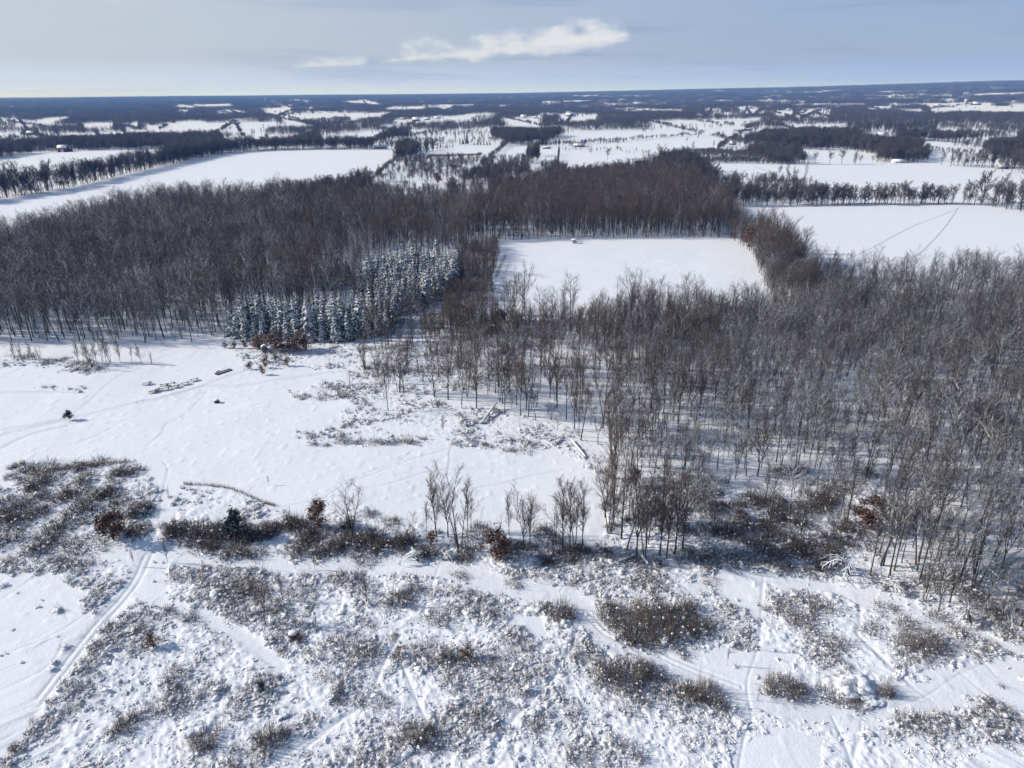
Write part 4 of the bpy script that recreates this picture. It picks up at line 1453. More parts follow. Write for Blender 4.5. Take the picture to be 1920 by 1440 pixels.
# ------------------------------------------------------------------ evergreens that stand alone
_T, _L = grow_leafy(640, 6.0, 4.6, 1500, 0.16, 0.26)
PINE = (_T.mesh('trunk', M['bark']), _L.mesh('needles', M['needle_bare']))
x, y, h = top_height(130, 788, 768)
root = thing('pine', 'lone round dark pine on the open snow with footprints leading up to it', 'pine', (x, y, float(base_z(x, y))), 0.4, (h / 6, h / 6, h / 6.6))
obj('trunk', PINE[0], root)
obj('needles', PINE[1], root)
for a, b, c, w, lab in ((443, 1010, 953, 40, 'upright oval dark green juniper with snow on its boughs in the brush band'), (492, 1297, 1275, 16, 'small dark juniper casting a blue shadow in the lower left scrub')):
    x, y, h = top_height(a, b, c)
    w = w * px_size(a, b) / 4.6
    root = thing('juniper', lab, 'juniper', (x, y, float(base_z(x, y))), a * 0.1, (w, w, h / 6.2))
    obj('trunk', PINE[0], root)
    obj('needles', PINE[1], root)

# ------------------------------------------------------------------ shrubs: centre x, foot y, half width, height, all in photo pixels
SHRUB = [
    # the lower scrub, left
    (315, 1157, 26, 20), (352, 1167, 28, 16), (290, 1222, 34, 22), (318, 1280, 36, 26), (325, 1330, 34, 32), (150, 1300, 25, 24), (98, 1318, 15, 20), (130, 1335, 22, 14), (225, 1372, 30, 34), (262, 1352, 30, 22),
    (440, 1345, 34, 22), (380, 1408, 38, 36), (500, 1402, 38, 50), (612, 1240, 52, 32), (600, 1282, 24, 18), (430, 1120, 40, 28), (480, 1112, 44, 36), (400, 1110, 40, 20), (187, 1270, 10, 16), (205, 1180, 14, 12), (140, 1075, 34, 26), (10, 1060, 22, 18), (75, 1075, 18, 12), (345, 1090, 34, 26), (450, 1165, 30, 22), (530, 1225, 14, 12), (630, 1325, 30, 26), (560, 1115, 36, 24),
    # the lower scrub, middle
    (680, 1128, 40, 28), (745, 1132, 48, 38), (770, 1110, 30, 26), (818, 1172, 34, 28), (870, 1122, 30, 24), (820, 1112, 24, 16), (655, 1238, 40, 32), (700, 1230, 26, 26), (850, 1250, 46, 34), (905, 1245, 34, 28), (790, 1228, 34, 22), (735, 1204, 18, 16), (920, 1280, 34, 26), (1075, 1098, 18, 14), (985, 1228, 38, 20), (1090, 1234, 34, 24),
    (1150, 1275, 46, 46), (1195, 1290, 44, 56), (1225, 1270, 36, 40), (1190, 1335, 50, 32), (1130, 1300, 34, 30), (1255, 1315, 34, 28), (1080, 1345, 24, 18), (770, 1400, 46, 36), (815, 1395, 34, 34), (690, 1315, 34, 22), (905, 1352, 22, 22), (722, 1335, 24, 20), (1050, 1160, 30, 44), (1040, 1165, 20, 26), (960, 1100, 22, 16), (1020, 1090, 26, 20), (650, 1090, 30, 22), (855, 1290, 40, 24), (1010, 1370, 30, 20), (1090, 1430, 36, 30), (1180, 1430, 40, 30),
    # the big willow thicket
    (1150, 1165, 34, 46), (1185, 1175, 40, 58), (1225, 1170, 44, 66), (1265, 1168, 40, 60), (1170, 1200, 38, 44), (1215, 1205, 44, 52), (1260, 1200, 42, 50), (1300, 1190, 38, 40), (1290, 1150, 36, 44), (1320, 1180, 26, 26),
    # the lower scrub, right
    (1500, 1160, 50, 34), (1545, 1150, 40, 30), (1460, 1150, 30, 22), (1530, 1205, 36, 26), (1580, 1220, 34, 26), (1720, 1230, 50, 44), (1770, 1225, 46, 40), (1690, 1210, 34, 30), (1640, 1190, 30, 22), (1455, 1302, 36, 36), (1490, 1305, 36, 40), (1600, 1322, 44, 34), (1560, 1310, 34, 26), (1668, 1308, 22, 36), (1325, 1318, 40, 50), (1350, 1335, 30, 30), (1300, 1320, 36, 40), (1720, 1375, 44, 28), (1765, 1378, 36, 24), (1850, 1350, 30, 18), (1880, 1390, 30, 22), (1700, 1180, 30, 26), (1800, 1200, 34, 26), (1660, 1150, 26, 20), (1280, 1230, 22, 14), (1340, 1095, 24, 16), (1830, 1230, 30, 24),
    # the brush patch at left
    (30, 985, 44, 40), (90, 1005, 44, 32), (150, 975, 46, 46), (60, 1034, 54, 26), (150, 1032, 50, 24), (245, 1005, 32, 32), (120, 940, 44, 30), (190, 935, 36, 28), (220, 900, 34, 20), (70, 910, 36, 24), (200, 985, 34, 28), (0, 1020, 40, 34), (35, 875, 12, 16), (22, 880, 10, 12), (18, 898, 14, 12), (155, 905, 34, 26), (100, 895, 34, 22), (250, 890, 20, 16),
    # the brush band below the clearing
    (355, 1015, 40, 44), (395, 1032, 46, 40), (325, 1010, 24, 22), (470, 1022, 34, 28), (512, 1005, 30, 26), (570, 1005, 36, 34), (640, 1025, 48, 46), (700, 1028, 48, 40), (755, 1032, 42, 40), (800, 1042, 24, 22), (560, 1042, 40, 28), (610, 1045, 40, 26), (680, 1050, 40, 20), (870, 1060, 26, 22), (880, 1035, 36, 30), (960, 1040, 28, 26), (1030, 1025, 34, 30), (1030, 1060, 20, 26), (1100, 1045, 34, 26), (1140, 1050, 30, 22), (900, 1000, 30, 18), (1015, 1000, 26, 20), (735, 985, 24, 18), (690, 970, 20, 14), (430, 1045, 36, 24), (860, 1085, 20, 18),
    # the brushy hollow and the foot of the right wood
    (1350, 1005, 44, 34), (1400, 1022, 40, 40), (1452, 1035, 42, 42), (1500, 1042, 40, 42), (1550, 1045, 40, 40), (1385, 1055, 44, 28), (1325, 1055, 34, 30), (1480, 965, 36, 28), (1530, 955, 32, 28), (1425, 955, 36, 30), (1330, 960, 36, 28), (1290, 1000, 34, 28), (1290, 1050, 34, 28), (1440, 1000, 36, 30), (1600, 1000, 34, 30), (1570, 990, 30, 28), (1240, 1065, 28, 18), (1470, 1070, 40, 24), (1530, 1078, 36, 26), (1660, 1100, 34, 24), (1720, 1120, 34, 22), (1760, 1165, 30, 22), (1870, 1165, 34, 28), (1900, 1200, 30, 24),
    # the park and the bank above the clearing
    (605, 748, 26, 22), (645, 746, 24, 22), (575, 747, 12, 14), (632, 730, 20, 18), (640, 832, 24, 26), (675, 832, 24, 24), (700, 834, 22, 20), (765, 832, 20, 32), (740, 833, 20, 20), (586, 836, 12, 18), (610, 838, 14, 12), (720, 834, 18, 20), (790, 825, 16, 16), (915, 842, 24, 20), (950, 848, 30, 20), (990, 848, 34, 16), (890, 832, 16, 14), (700, 770, 14, 10), (855, 835, 14, 14),
    (40, 675, 26, 14), (90, 683, 22, 12), (130, 688, 20, 14), (172, 696, 18, 12), (110, 680, 20, 12),
    # the middle scrub
    (800, 668, 24, 18), (850, 660, 24, 18), (910, 655, 28, 20), (945, 665, 26, 16), (730, 655, 20, 14), (820, 700, 26, 20), (870, 690, 24, 20), (770, 700, 24, 20), (960, 690, 26, 20), (700, 690, 22, 16), (810, 620, 26, 20), (880, 630, 30, 22), (930, 628, 28, 22), (840, 640, 24, 18), (760, 660, 18, 14), (690, 655, 18, 12), (985, 650, 22, 20), (1020, 640, 24, 24),
    (880, 500, 20, 18), (900, 520, 20, 20), (890, 545, 22, 22), (870, 560, 22, 22), (850, 575, 22, 22), (910, 490, 18, 18), (925, 475, 16, 14), (905, 565, 20, 22), (880, 585, 22, 20), (835, 590, 20, 20), (900, 475, 18, 14),
]
_s = np.random.default_rng(303)
for (q, n, w0, w1, h0, h1) in (([(0, 890), (120, 880), (250, 875), (280, 930), (285, 985), (262, 1020), (150, 1036), (0, 1040)], 18, 20, 36, 20, 38), ([(300, 1000), (345, 985), (420, 1000), (560, 985), (640, 990), (720, 985), (790, 1010), (850, 1030), (840, 1050), (640, 1048), (420, 1044), (305, 1018)], 30, 18, 34, 22, 44),
                               ([(1300, 960), (1560, 940), (1620, 1000), (1560, 1070), (1330, 1062)], 22, 24, 40, 22, 36), ([(860, 1035), (1000, 1030), (1140, 1045), (1200, 1058), (1000, 1062)], 12, 18, 30, 16, 26), ([(1140, 935), (1300, 895), (1640, 885), (1665, 1010), (1560, 945), (1300, 965), (1150, 1000)], 34, 18, 34, 14, 28),
                               ([(1660, 1090), (1760, 1120), (1860, 1170), (1925, 1200), (1925, 1150), (1760, 1080)], 20, 18, 34, 14, 28)):
    Q = np.array(q, float)
    while n > 0:
        a, b = _s.uniform(Q[:, 0].min(), Q[:, 0].max()), _s.uniform(Q[:, 1].min(), Q[:, 1].max())
        if inside(Q, np.array([a]), np.array([b]))[0]:
            SHRUB.append((round(a), round(b), round(_s.uniform(w0, w1)), round(_s.uniform(h0, h1))))
            n -= 1
AREAS = [(0, 300, 860, 1045, 'in the left brush patch'), (0, 300, 0, 860, 'below the left wood'), (300, 1280, 955, 1066, 'in the brush band below the clearing'), (1140, 1330, 1100, 1212, 'of the big willow thicket'),
         (1280, 1680, 930, 1082, 'in the hollow of the right wood'), (1400, 1920, 1040, 1245, 'between path and right wood'), (1270, 1920, 1200, 1445, 'in the lower right scrub'), (0, 600, 1040, 1445, 'in the lower left scrub'), (600, 1290, 1050, 1445, 'in the lower middle scrub'),
         (540, 1060, 715, 860, 'on the bank above the white clearing'), (820, 940, 465, 598, 'between spruces and small field'), (640, 1060, 598, 715, 'in the middle scrub')]
_seen = {}
_n = {}
for a, b, w, h in SHRUB:
    z = next((q[4] for q in AREAS if q[0] <= a < q[1] and q[2] <= b < q[3]), 'in the scrub')
    _n[z] = _n.get(z, 0) + 1
for a, b, w, h in sorted(SHRUB):
    z = next((q[4] for q in AREAS if q[0] <= a < q[1] and q[2] <= b < q[3]), 'in the scrub')
    k = _seen.get(z, 0)
    _seen[z] = k + 1
    look = ('low ' if h < 20 else 'tall ' if h > 38 else '') + 'snowy brown shrub %s' % z
    lab = '%s, %s from the left there' % (look, ordinal(k))
    x, y = gp(a, b)
    s = px_size(a, b)
    dep = math.atan2(CAMH, math.hypot(x, y))
    if z.startswith('on the bank'):
        w, h = w * 0.72, h * 0.9
    W, H = w * s * 1.0, h * s / math.cos(dep) * 0.80 + 0.3
    root = thing('shrub', lab, 'shrub', (x, y + W * 0.35, float(base_z(x, y)) - 0.05), _r.uniform(0, 6.28), (W, W * _r.uniform(0.7, 1.0), H), 'snowy shrubs and thickets')
    kit = SHRUBS_DENSE if 'brush' in z or 'hollow' in z else SHRUBS_WILLOW if 'willow' in z or h > 33 else SHRUBS
    st, sn = kit[int(_r.integers(0, len(kit)))]
    obj('stems', st, root)
    tag(obj('snow', sn, root), kind='stuff')

# ------------------------------------------------------------------ low snowy weeds: one mass
def make_scrub():
    r = np.random.default_rng(91)
    P, RO, SCL, VAR = [], [], [], []
    tot = 0
    box = poly([(-200, 640), (2150, 640), (2150, 1500), (-200, 1500)])
    for sp, lo, seed in ((0.66, 0.0, 1), (0.80, 0.25, 2)):
        x, y = poisson(poly([(-350, 1030), (2400, 1030), (2500, 1640), (-500, 1640)]) if seed == 1 else poly([(-150, 640), (2100, 640), (2100, 1100), (-200, 1100)]), sp, 500 + seed, 0.6)
        px, py, _ = to_px(x, y, np.zeros(len(x)))
        k = (px > -300) & (px < 2300) & (py < 1640)
        x, y = x[k], y[k]
        w = weediness(x, y)
        pt = vn(x, y, 6.0, 7)
        k = r.uniform(0, 1, len(x)) < w * np.clip(0.08 + 1.1 * pt, 0, 1)
        x, y, pt = x[k], y[k], pt[k]
        n = len(x)
        s = np.exp(r.normal(-0.3, 0.36, n)) * (0.62 + 0.6 * pt)
        P.append(np.column_stack([x, y, base_z(x, y) + 0.02]))
        RO.append(np.column_stack([r.normal(0, 0.15, n), r.normal(0, 0.15, n), r.uniform(0, 6.28, n)]))
        SCL.append(np.column_stack([s, s, s * r.uniform(0.7, 1.25, n)]))
        VAR.append(np.clip((12 * np.clip(pt + r.normal(0, 0.2, n) - 0.04, 0, 0.999)).astype(int), 0, 11))
    scatter('snowy_weeds', np.concatenate(P), np.concatenate(RO), np.concatenate(SCL), np.concatenate(VAR), TUSSOCKS, 'low brown weeds weighed down by lumps of snow')


make_scrub()

# rows of dry reeds and grass
def make_reeds():
    r = np.random.default_rng(92)
    S = Soup()
    for pts, n, h, wd in (([(345, 909), (380, 911), (420, 915), (455, 926), (490, 942), (515, 950)], 420, 1.1, 0.5), ([(58, 898), (100, 885), (150, 878), (200, 872), (240, 868)], 620, 1.5, 1.0),
                          ([(10, 668), (80, 676), (200, 684)], 300, 1.2, 1.5), ([(930, 520), (938, 500), (948, 478)], 500, 1.2, 1.0)):
        L = smooth_line(pts, 6)
        t = r.uniform(0, len(L) - 1.01, n)
        i = t.astype(int)
        f = (t - i)[:, None]
        p = L[i] * (1 - f) + L[i + 1] * f + r.normal(0, wd * 0.5, (n, 2))
        p0 = np.column_stack([p, base_z(p[:, 0], p[:, 1]) - 0.05])
        hh = h * r.uniform(0.5, 1.2, n)
        p1 = p0 + np.column_stack([r.normal(0, 0.14, n), r.normal(0, 0.14, n), hh])
        S.limbs(p0, p1, 0.035, 0.0, 3)
    tag(obj('reeds', S.mesh('reeds', M['reed'])), 'lines of dry brown reeds and tall grass in the snow', kind='stuff')


make_reeds()


# ------------------------------------------------------------------ the land beyond: fields are left open, the rest is woodland
OPEN = [poly(p) for p in (
    [(-60, 385), (0, 374), (100, 359), (150, 348), (220, 332), (300, 314), (400, 292), (460, 284), (560, 281), (640, 280), (748, 281), (742, 298), (722, 322), (694, 346), (640, 360), (0, 480), (-100, 480)],
    [(-40, 302), (0, 297), (60, 289), (120, 283), (200, 282), (290, 280), (330, 281), (300, 312), (220, 330), (150, 346), (100, 357), (0, 372), (-60, 380)],
    [(-20, 223), (36, 224), (60, 229), (85, 222), (130, 219), (130, 226), (90, 232, 10), (50, 237, 10), (25, 240, 6), (-20, 241, 6)],
    [(-20, 249), (55, 248), (110, 251), (180, 249), (290, 246), (285, 249), (235, 254, 10), (190, 256, 10), (140, 263, 8), (110, 262, 8), (60, 266, 8), (-20, 272, 8)],
    [(150, 234), (175, 231), (215, 230), (215, 236, 12), (155, 238, 12)],
    [(230, 236), (262, 228), (262, 240, 8), (232, 244, 8)],
    [(270, 240), (292, 236), (330, 229), (375, 227), (382, 231), (412, 231), (440, 229), (520, 229), (530, 236, 8), (490, 238, 14), (455, 245, 14), (400, 241, 14), (360, 240, 14), (330, 243, 14), (290, 246, 14), (272, 246, 10)],
    [(507, 217), (526, 215), (650, 213.5), (735, 211.5), (722, 216, 10), (700, 219, 12), (660, 224, 12), (620, 227, 12), (600, 231, 10), (560, 238, 10), (530, 237, 10), (526, 224)],
    [(415, 262), (500, 259), (560, 254), (600, 249), (632, 249), (590, 258), (540, 264, 10), (480, 266, 10), (420, 268, 10)],
    [(598, 260), (640, 250), (690, 247), (738, 243), (735, 249, 10), (700, 258, 10), (660, 262, 10), (605, 265, 10)],
    [(738, 226), (790, 225), (830, 222), (880, 214), (940, 214), (920, 222, 10), (900, 227, 10), (870, 227, 12), (835, 225, 12), (800, 228, 12), (780, 232, 8), (760, 240, 8), (720, 247, 8), (700, 247), (735, 235)],
    [(760, 250), (785, 244), (830, 247), (880, 246), (925, 243), (922, 253, 8), (880, 255, 8), (830, 257, 8), (790, 259, 8), (762, 258)],
    [(740, 262), (850, 262), (925, 261), (950, 270), (940, 280), (760, 282), (690, 278), (720, 268)],
    [(935, 228), (950, 222), (985, 221), (1020, 220), (1015, 229, 10), (985, 236, 10), (955, 237, 8)],
    [(740, 305), (780, 296), (815, 283), (850, 276), (940, 274), (1000, 274), (1045, 278), (1040, 340), (1000, 350), (900, 380), (700, 380), (690, 352), (715, 325)],
    [(720, 202), (765, 201), (800, 198.5), (801, 203, 10), (770, 204.5, 10), (725, 205, 10)], [(815, 200.5), (855, 200), (852, 204.5, 10), (830, 205, 10)],
    [(645, 190), (680, 188), (720, 195), (715, 198, 5), (690, 197, 5), (650, 194, 5)],
    [(322, 199), (345, 196), (440, 194), (438, 198, 10), (390, 200.5, 10), (330, 202, 10)], [(320, 207), (357, 206), (355, 209.5, 10), (320, 210, 10)], [(400, 209), (430, 208), (462, 208.5), (460, 211.5, 10), (410, 211.5, 10)],
    [(480, 204), (520, 203.5), (555, 204.5), (550, 209, 10), (520, 213, 10), (500, 213, 10)], [(568, 204), (590, 203), (590, 206, 6)], [(508, 196.5), (530, 196), (558, 197.5), (545, 199.5, 8)], [(530, 187.5), (560, 186.5), (590, 190), (575, 192.5, 8)],
    [(1010, 192), (1055, 190), (1053, 193, 8), (1015, 194.5, 8)], [(970, 190.5), (992, 192), (990, 194, 8)],
    [(1150, 205), (1172, 204.5), (1180, 203), (1195, 204), (1280, 206), (1278, 209, 8), (1180, 208.5, 8)],
    [(1040, 218), (1075, 215), (1122, 216), (1118, 222, 12), (1060, 226, 12), (1045, 222)], [(1005, 215), (1045, 214), (1040, 222), (1008, 222)],
    [(1218, 229), (1260, 226), (1290, 226), (1390, 224), (1425, 222), (1440, 223), (1420, 232), (1405, 240), (1420, 246), (1440, 250), (1420, 262), (1400, 270), (1345, 282), (1285, 292), (1240, 300), (1225, 330), (1050, 335), (1040, 300), (1000, 278), (1040, 262), (1055, 256), (1090, 246), (1183, 244), (1218, 243)],
    [(1285, 311), (1340, 306), (1440, 309), (1600, 309), (1660, 307), (1680, 306), (1760, 308), (1850, 316), (1960, 324), (1990, 480), (1500, 480), (1430, 400), (1390, 370), (1310, 325)],
    [(1240, 288), (1300, 280), (1400, 278), (1450, 285), (1500, 308), (1440, 310), (1340, 307), (1280, 311), (1240, 320)],
    [(1450, 280), (1560, 277), (1600, 282), (1640, 290), (1665, 300), (1680, 308), (1450, 310)],
    [(1462, 236), (1500, 233), (1590, 233), (1590, 238, 8), (1520, 241, 12), (1470, 241, 12)], [(1600, 234), (1690, 231), (1760, 229), (1768, 236), (1745, 247, 8), (1690, 245, 12), (1600, 242, 12)],
    [(1690, 267), (1740, 264), (1780, 268), (1840, 266), (1905, 266), (1920, 272), (1850, 286), (1870, 291), (1900, 298), (1895, 306), (1850, 312), (1760, 308), (1680, 306), (1730, 285), (1700, 277)],
    [(1735, 262), (1780, 252), (1835, 248), (1850, 260), (1905, 258), (1905, 266), (1780, 266)], [(1610, 260), (1660, 258), (1690, 266), (1660, 276), (1615, 268)],
    [(1318, 207), (1335, 202), (1352, 205), (1350, 213, 10), (1325, 215, 10)], [(1355, 200), (1410, 200), (1405, 203, 10)], [(1382, 205), (1400, 203), (1428, 205), (1410, 213, 10), (1390, 212, 10)], [(1450, 210), (1490, 208), (1487, 216, 8), (1455, 219, 8)],
    [(1490, 215), (1500, 208), (1540, 205), (1562, 205), (1560, 216, 8), (1540, 223, 8), (1490, 224, 8)], [(1625, 201), (1675, 199), (1672, 204, 10), (1630, 205, 10)], [(1650, 206), (1730, 206), (1728, 209, 10)],
    [(1735, 198), (1760, 195), (1800, 198), (1830, 194), (1870, 193), (1875, 199), (1925, 199), (1925, 208, 10), (1860, 208, 12), (1830, 206, 12), (1780, 207, 12), (1750, 212, 12), (1740, 205)],
    [(1300, 216), (1395, 214), (1395, 219), (1305, 222)], [(1418, 240), (1500, 241), (1500, 246), (1460, 250), (1420, 252)], [(940, 276), (1010, 270), (1040, 278), (1000, 292), (930, 296)],
    [(5, 200), (32, 199.5), (30, 202, 10)], [(1340, 172), (1365, 172), (1364, 174.5)], [(1640, 181), (1680, 180), (1678, 183)], [(1745, 190), (1775, 172), (1776, 175)], [(120, 203), (134, 202), (132, 204.5)],
)]
FAR_P, FAR_R, FAR_S, FAR_V = [], [], [], []


def far_add(x, y, h, v=None, wid=1.0, seed=0, dz=0.0):
    r = np.random.default_rng(seed + 900)
    n = len(x)
    s = np.broadcast_to(np.asarray(h, float), (n,)) / 16.0 * r.uniform(0.75, 1.15, n)
    FAR_P.append(np.column_stack([x, y, base_z(x, y) - 0.15 + dz]))
    FAR_R.append(np.column_stack([r.normal(0, 0.03, n), r.normal(0, 0.03, n), r.uniform(0, 6.28, n)]))
    FAR_S.append(np.column_stack([s * wid, s * wid, s]))
    FAR_V.append(r.integers(0, 6, n) if v is None else np.full(n, v) + r.integers(0, 3, n))


def grow_clump(seed, size, n, hmax=16.0, per=20, fat=0.16):
    """A piece of far woodland: n simple bare trees on a square of the given size."""
    r = np.random.default_rng(seed)
    S = Soup()
    p = r.uniform(-size / 2, size / 2, (n, 2))
    h = hmax * r.uniform(0.7, 1.1, n)
    b = np.column_stack([p, np.full(n, -1.0)])
    t = np.column_stack([p + r.normal(0, 0.5, (n, 2)), h])
    S.limbs(b, t, fat * 1.3, 0.0, 3)
    par = np.stack([b, (b + t) / 2, t], 1)
    c, _ = spawn(par, per, 4.6, 0.75, 0.25, r, k=2, t0=0.42, t1=0.98)
    S.limbs(c[:, 0], c[:, 1], fat * 0.8, 0.0, 3)
    return S.mesh('far_clump', M['far_twig'])


CLUMPS = [grow_clump(800 + i, 18.0, 8) for i in range(3)] + [grow_clump(820 + i, 64.0, 70, 15.0, 7, 0.40) for i in range(3)]


def in_open(x, y):
    k = np.zeros(len(x), bool)
    for P in OPEN:
        k |= inside(P, x, y)
    return k


def wedge(d0, d1, cell, seed):
    r = np.random.default_rng(seed)
    n = int(0.5 * (d1 * d1 - d0 * d0) * math.radians(79) / (cell * cell))
    d = np.sqrt(r.uniform(d0 * d0, d1 * d1, n))
    a = np.radians(r.uniform(-39.5, 39.5, n))
    return np.sin(a) * d, np.cos(a) * d, r


near_wood = [WOOD_LEFT, WOOD_RIGHT]
x, y, r = wedge(560, 1500, 5.4, 71)
k = ~in_open(x, y)
for P in near_wood:
    k &= ~inside(P, x, y)
k &= r.uniform(0, 1, len(x)) < np.clip((vn(x, y, 60, 72) - 0.15) * 4.5, 0.25, 1)
far_add(x[k], y[k], 12.5 + 5.0 * vn(x[k], y[k], 80, 73), seed=1)
x, y, r = wedge(1500, 3800, 14.5, 74)
k = ~in_open(x, y)
k &= r.uniform(0, 1, len(x)) < np.clip((vn(x / 1.8, y, 120, 75) - 0.26) * 5.0, 0.10, 1)
far_add(x[k], y[k], 11.0 + 4.5 * vn(x[k], y[k], 150, 76), 6, seed=2)
x, y, r = wedge(3800, 9000, 58.0, 77)
k = ~in_open(x, y)
k &= r.uniform(0, 1, len(x)) < np.clip((vn(x / 2.4, y / 1.0, 170, 78) - 0.27) * 5.0, 0.05, 1)
far_add(x[k], y[k], 12.5 + 5.0 * vn(x[k], y[k], 400, 79), 9, seed=3)
x, y, r = wedge(9000, 17000, 95.0, 80)
far_add(x, y, 17.0 + 8.0 * vn(x, y, 900, 81), 9, 1.7, seed=4)


def row(pts, spacing, h, wob=1.5, seed=0, wid=1.0, drop=0.0):
    """A line of far trees along pixels of the ground."""
    L = smooth_line(pts, 10)
    seg = np.hypot(*np.diff(L, axis=0).T)
    s = np.concatenate([[0], np.cumsum(seg)])
    r = np.random.default_rng(seed + 40)
    t = np.arange(0, s[-1], spacing) + r.uniform(-0.4, 0.4, int(math.ceil(s[-1] / spacing))) * spacing
    x = np.interp(t, s, L[:, 0]) + r.normal(0, wob, len(t))
    y = np.interp(t, s, L[:, 1]) + r.normal(0, wob, len(t))
    k = r.uniform(0, 1, len(t)) >= drop
    far_add(x[k], y[k], h, wid=wid, seed=seed)


def patch(pts, spacing, h, seed, wid=1.0, p=1.0):
    P = poly(pts)
    x, y = poisson(P, spacing, seed, 0.6)
    k = np.random.default_rng(seed).uniform(0, 1, len(x)) < p * np.clip((vn(x, y, 35, seed) - 0.15) * 2.4, 0.1, 1)
    far_add(x[k], y[k], h, wid=wid, seed=seed)


ROW_A = [(-60, 384), (0, 372), (100, 357), (150, 346), (220, 330), (300, 312), (400, 291), (480, 282)]
row(ROW_A, 3.6, 17.5, 2.2, 1)
row([(a, b - 2) for a, b in ROW_A], 4.5, 18, 3.0, 2)
row([(0, 366), (100, 352)], 4.0, 22, 6.0, 3)
row([(0, 296), (60, 288), (110, 283)], 4.0, 9, 3.0, 4)
row([(470, 282), (560, 281), (640, 280), (745, 281)], 11.0, 10, 4.0, 5, 1.0, 0.3)
row([(690, 349), (705, 332), (722, 318), (742, 300), (770, 291), (800, 284), (850, 278)], 3.0, 5, 1.5, 6, 1.3)
row([(672, 352), (680, 350), (690, 350)], 3.0, 13, 3.0, 7)
row([(905, 314), (920, 298), (940, 280)], 3.0, 6, 2.0, 8, 1.2)
patch([(705, 346), (710, 325), (745, 303), (800, 300), (985, 302), (990, 330), (900, 345)], 8.0, 9, 9, 1.1, 0.75)
patch([(860, 340), (985, 312), (1000, 340), (880, 360)], 6.0, 12, 10, 1.0, 0.9)
patch([(1000, 320), (1045, 312), (1045, 330), (1010, 345)], 7.0, 10, 11, 1.0, 0.6)
patch([(985, 292), (1012, 290), (1010, 306), (988, 308)], 5.0, 16, 12, 0.8)
row([(988, 308), (1000, 306), (1010, 305)], 3.0, 19, 2.0, 13)
row([(1046, 312), (1047, 300), (1048, 285)], 4.0, 8, 0.6, 14, 0.4)
row([(1050, 284), (1080, 283), (1110, 284), (1150, 282), (1162, 284)], 6.0, 5, 3.0, 15, 1.3)
patch([(1060, 272), (1095, 270), (1110, 282), (1070, 283)], 14.0, 6, 16, 1.2, 0.5)
row([(1215, 243), (1260, 243), (1300, 242), (1352, 241)], 11.0, 11, 3.0, 17)
row([(1165, 286), (1200, 290), (1240, 292)], 12.0, 5, 4.0, 18, 1.2)
patch([(1235, 322), (1240, 300), (1290, 296), (1310, 312), (1330, 330)], 5.0, 12, 19)
patch([(1240, 312), (1250, 298), (1300, 285), (1380, 280), (1440, 288), (1490, 308), (1340, 307)], 4.2, 5.0, 20, 1.5)
patch([(1395, 285), (1440, 276), (1500, 290), (1510, 308), (1450, 308)], 5.0, 10, 120, 1.2)
patch([(1470, 276), (1600, 274), (1640, 280), (1560, 282), (1480, 282)], 5.0, 11, 121, 1.1)
row([(1280, 309), (1340, 304), (1440, 308), (1500, 308)], 4.0, 5, 2.0, 21, 1.4)
row([(1390, 386), (1450, 386), (1500, 385), (1600, 383), (1700, 383), (1782, 382)], 3.2, 13.5, 3.0, 22, 1.25)
row([(1530, 383), (1600, 382), (1700, 382), (1782, 381)], 4.0, 12.5, 4.0, 23, 1.25)
row([(1808, 383), (1850, 386), (1890, 392), (1960, 402)], 3.6, 15, 4.0, 24)
row([(1830, 380), (1880, 384), (1960, 392)], 4.0, 18, 6.0, 25)
row([(1500, 384), (1600, 382), (1700, 382), (1782, 381)], 2.6, 7, 3.0, 130, 1.5)
row([(1808, 382), (1850, 385), (1890, 391), (1960, 401)], 2.6, 7, 3.0, 131, 1.5)
row(ROW_A, 3.0, 7, 2.5, 132, 1.4, 0.3)
patch([(1390, 385), (1400, 350), (1440, 342), (1540, 350), (1560, 383)], 5.0, 8, 26, 1.3, 0.9)
row([(1330, 350), (1420, 342), (1500, 340)], 5.0, 9, 4.0, 27, 1.0)
row([(1450, 334), (1490, 336), (1510, 335)], 9.0, 14, 3.0, 28, 0.7)
row([(1470, 308), (1490, 308)], 4.0, 22, 2.0, 29, 0.9)
row([(1785, 312), (1800, 313), (1830, 314), (1870, 316)], 5.0, 11, 3.0, 30, 1.1)
row([(1890, 322), (1930, 326)], 4.0, 15, 6.0, 31, 1.1)
patch([(1640, 305), (1660, 292), (1735, 288), (1740, 303), (1700, 306)], 6.0, 12, 32, 1.1)
patch([(1840, 286), (1850, 272), (1925, 282), (1925, 312), (1890, 300)], 6.0, 12, 33, 1.1)
patch([(1735, 262), (1780, 252), (1840, 248), (1900, 260), (1780, 266)], 9.0, 9, 34, 1.1, 0.7)
patch([(1790, 272), (1840, 270), (1835, 280), (1790, 278)], 9.0, 9, 35, 1.1, 0.6)
patch([(1600, 240), (1690, 238), (1760, 236), (1745, 250), (1600, 250)], 9.0, 15, 36, 1.0, 0.8)
patch([(740, 268), (850, 264), (930, 264), (940, 272), (760, 276)], 11.0, 9, 37, 1.1, 0.7)
patch([(760, 254), (830, 254), (925, 250), (925, 258), (770, 260)], 12.0, 10, 38, 1.0, 0.5)
patch([(-10, 232), (40, 236), (25, 244), (-10, 246)], 13.0, 12, 39, 1.0, 0.6)
patch([(-10, 262), (45, 258), (110, 256), (120, 264), (40, 275), (-10, 275)], 11.0, 10, 40, 1.1, 0.6)
patch([(565, 232), (640, 224), (660, 226), (640, 238), (580, 240)], 10.0, 12, 41, 1.1, 0.7)
patch([(700, 247), (760, 238), (780, 233), (770, 248), (740, 256)], 10.0, 11, 42, 1.1, 0.6)
patch([(880, 224), (945, 218), (935, 228), (890, 236)], 12.0, 11, 43, 1.0, 0.6)
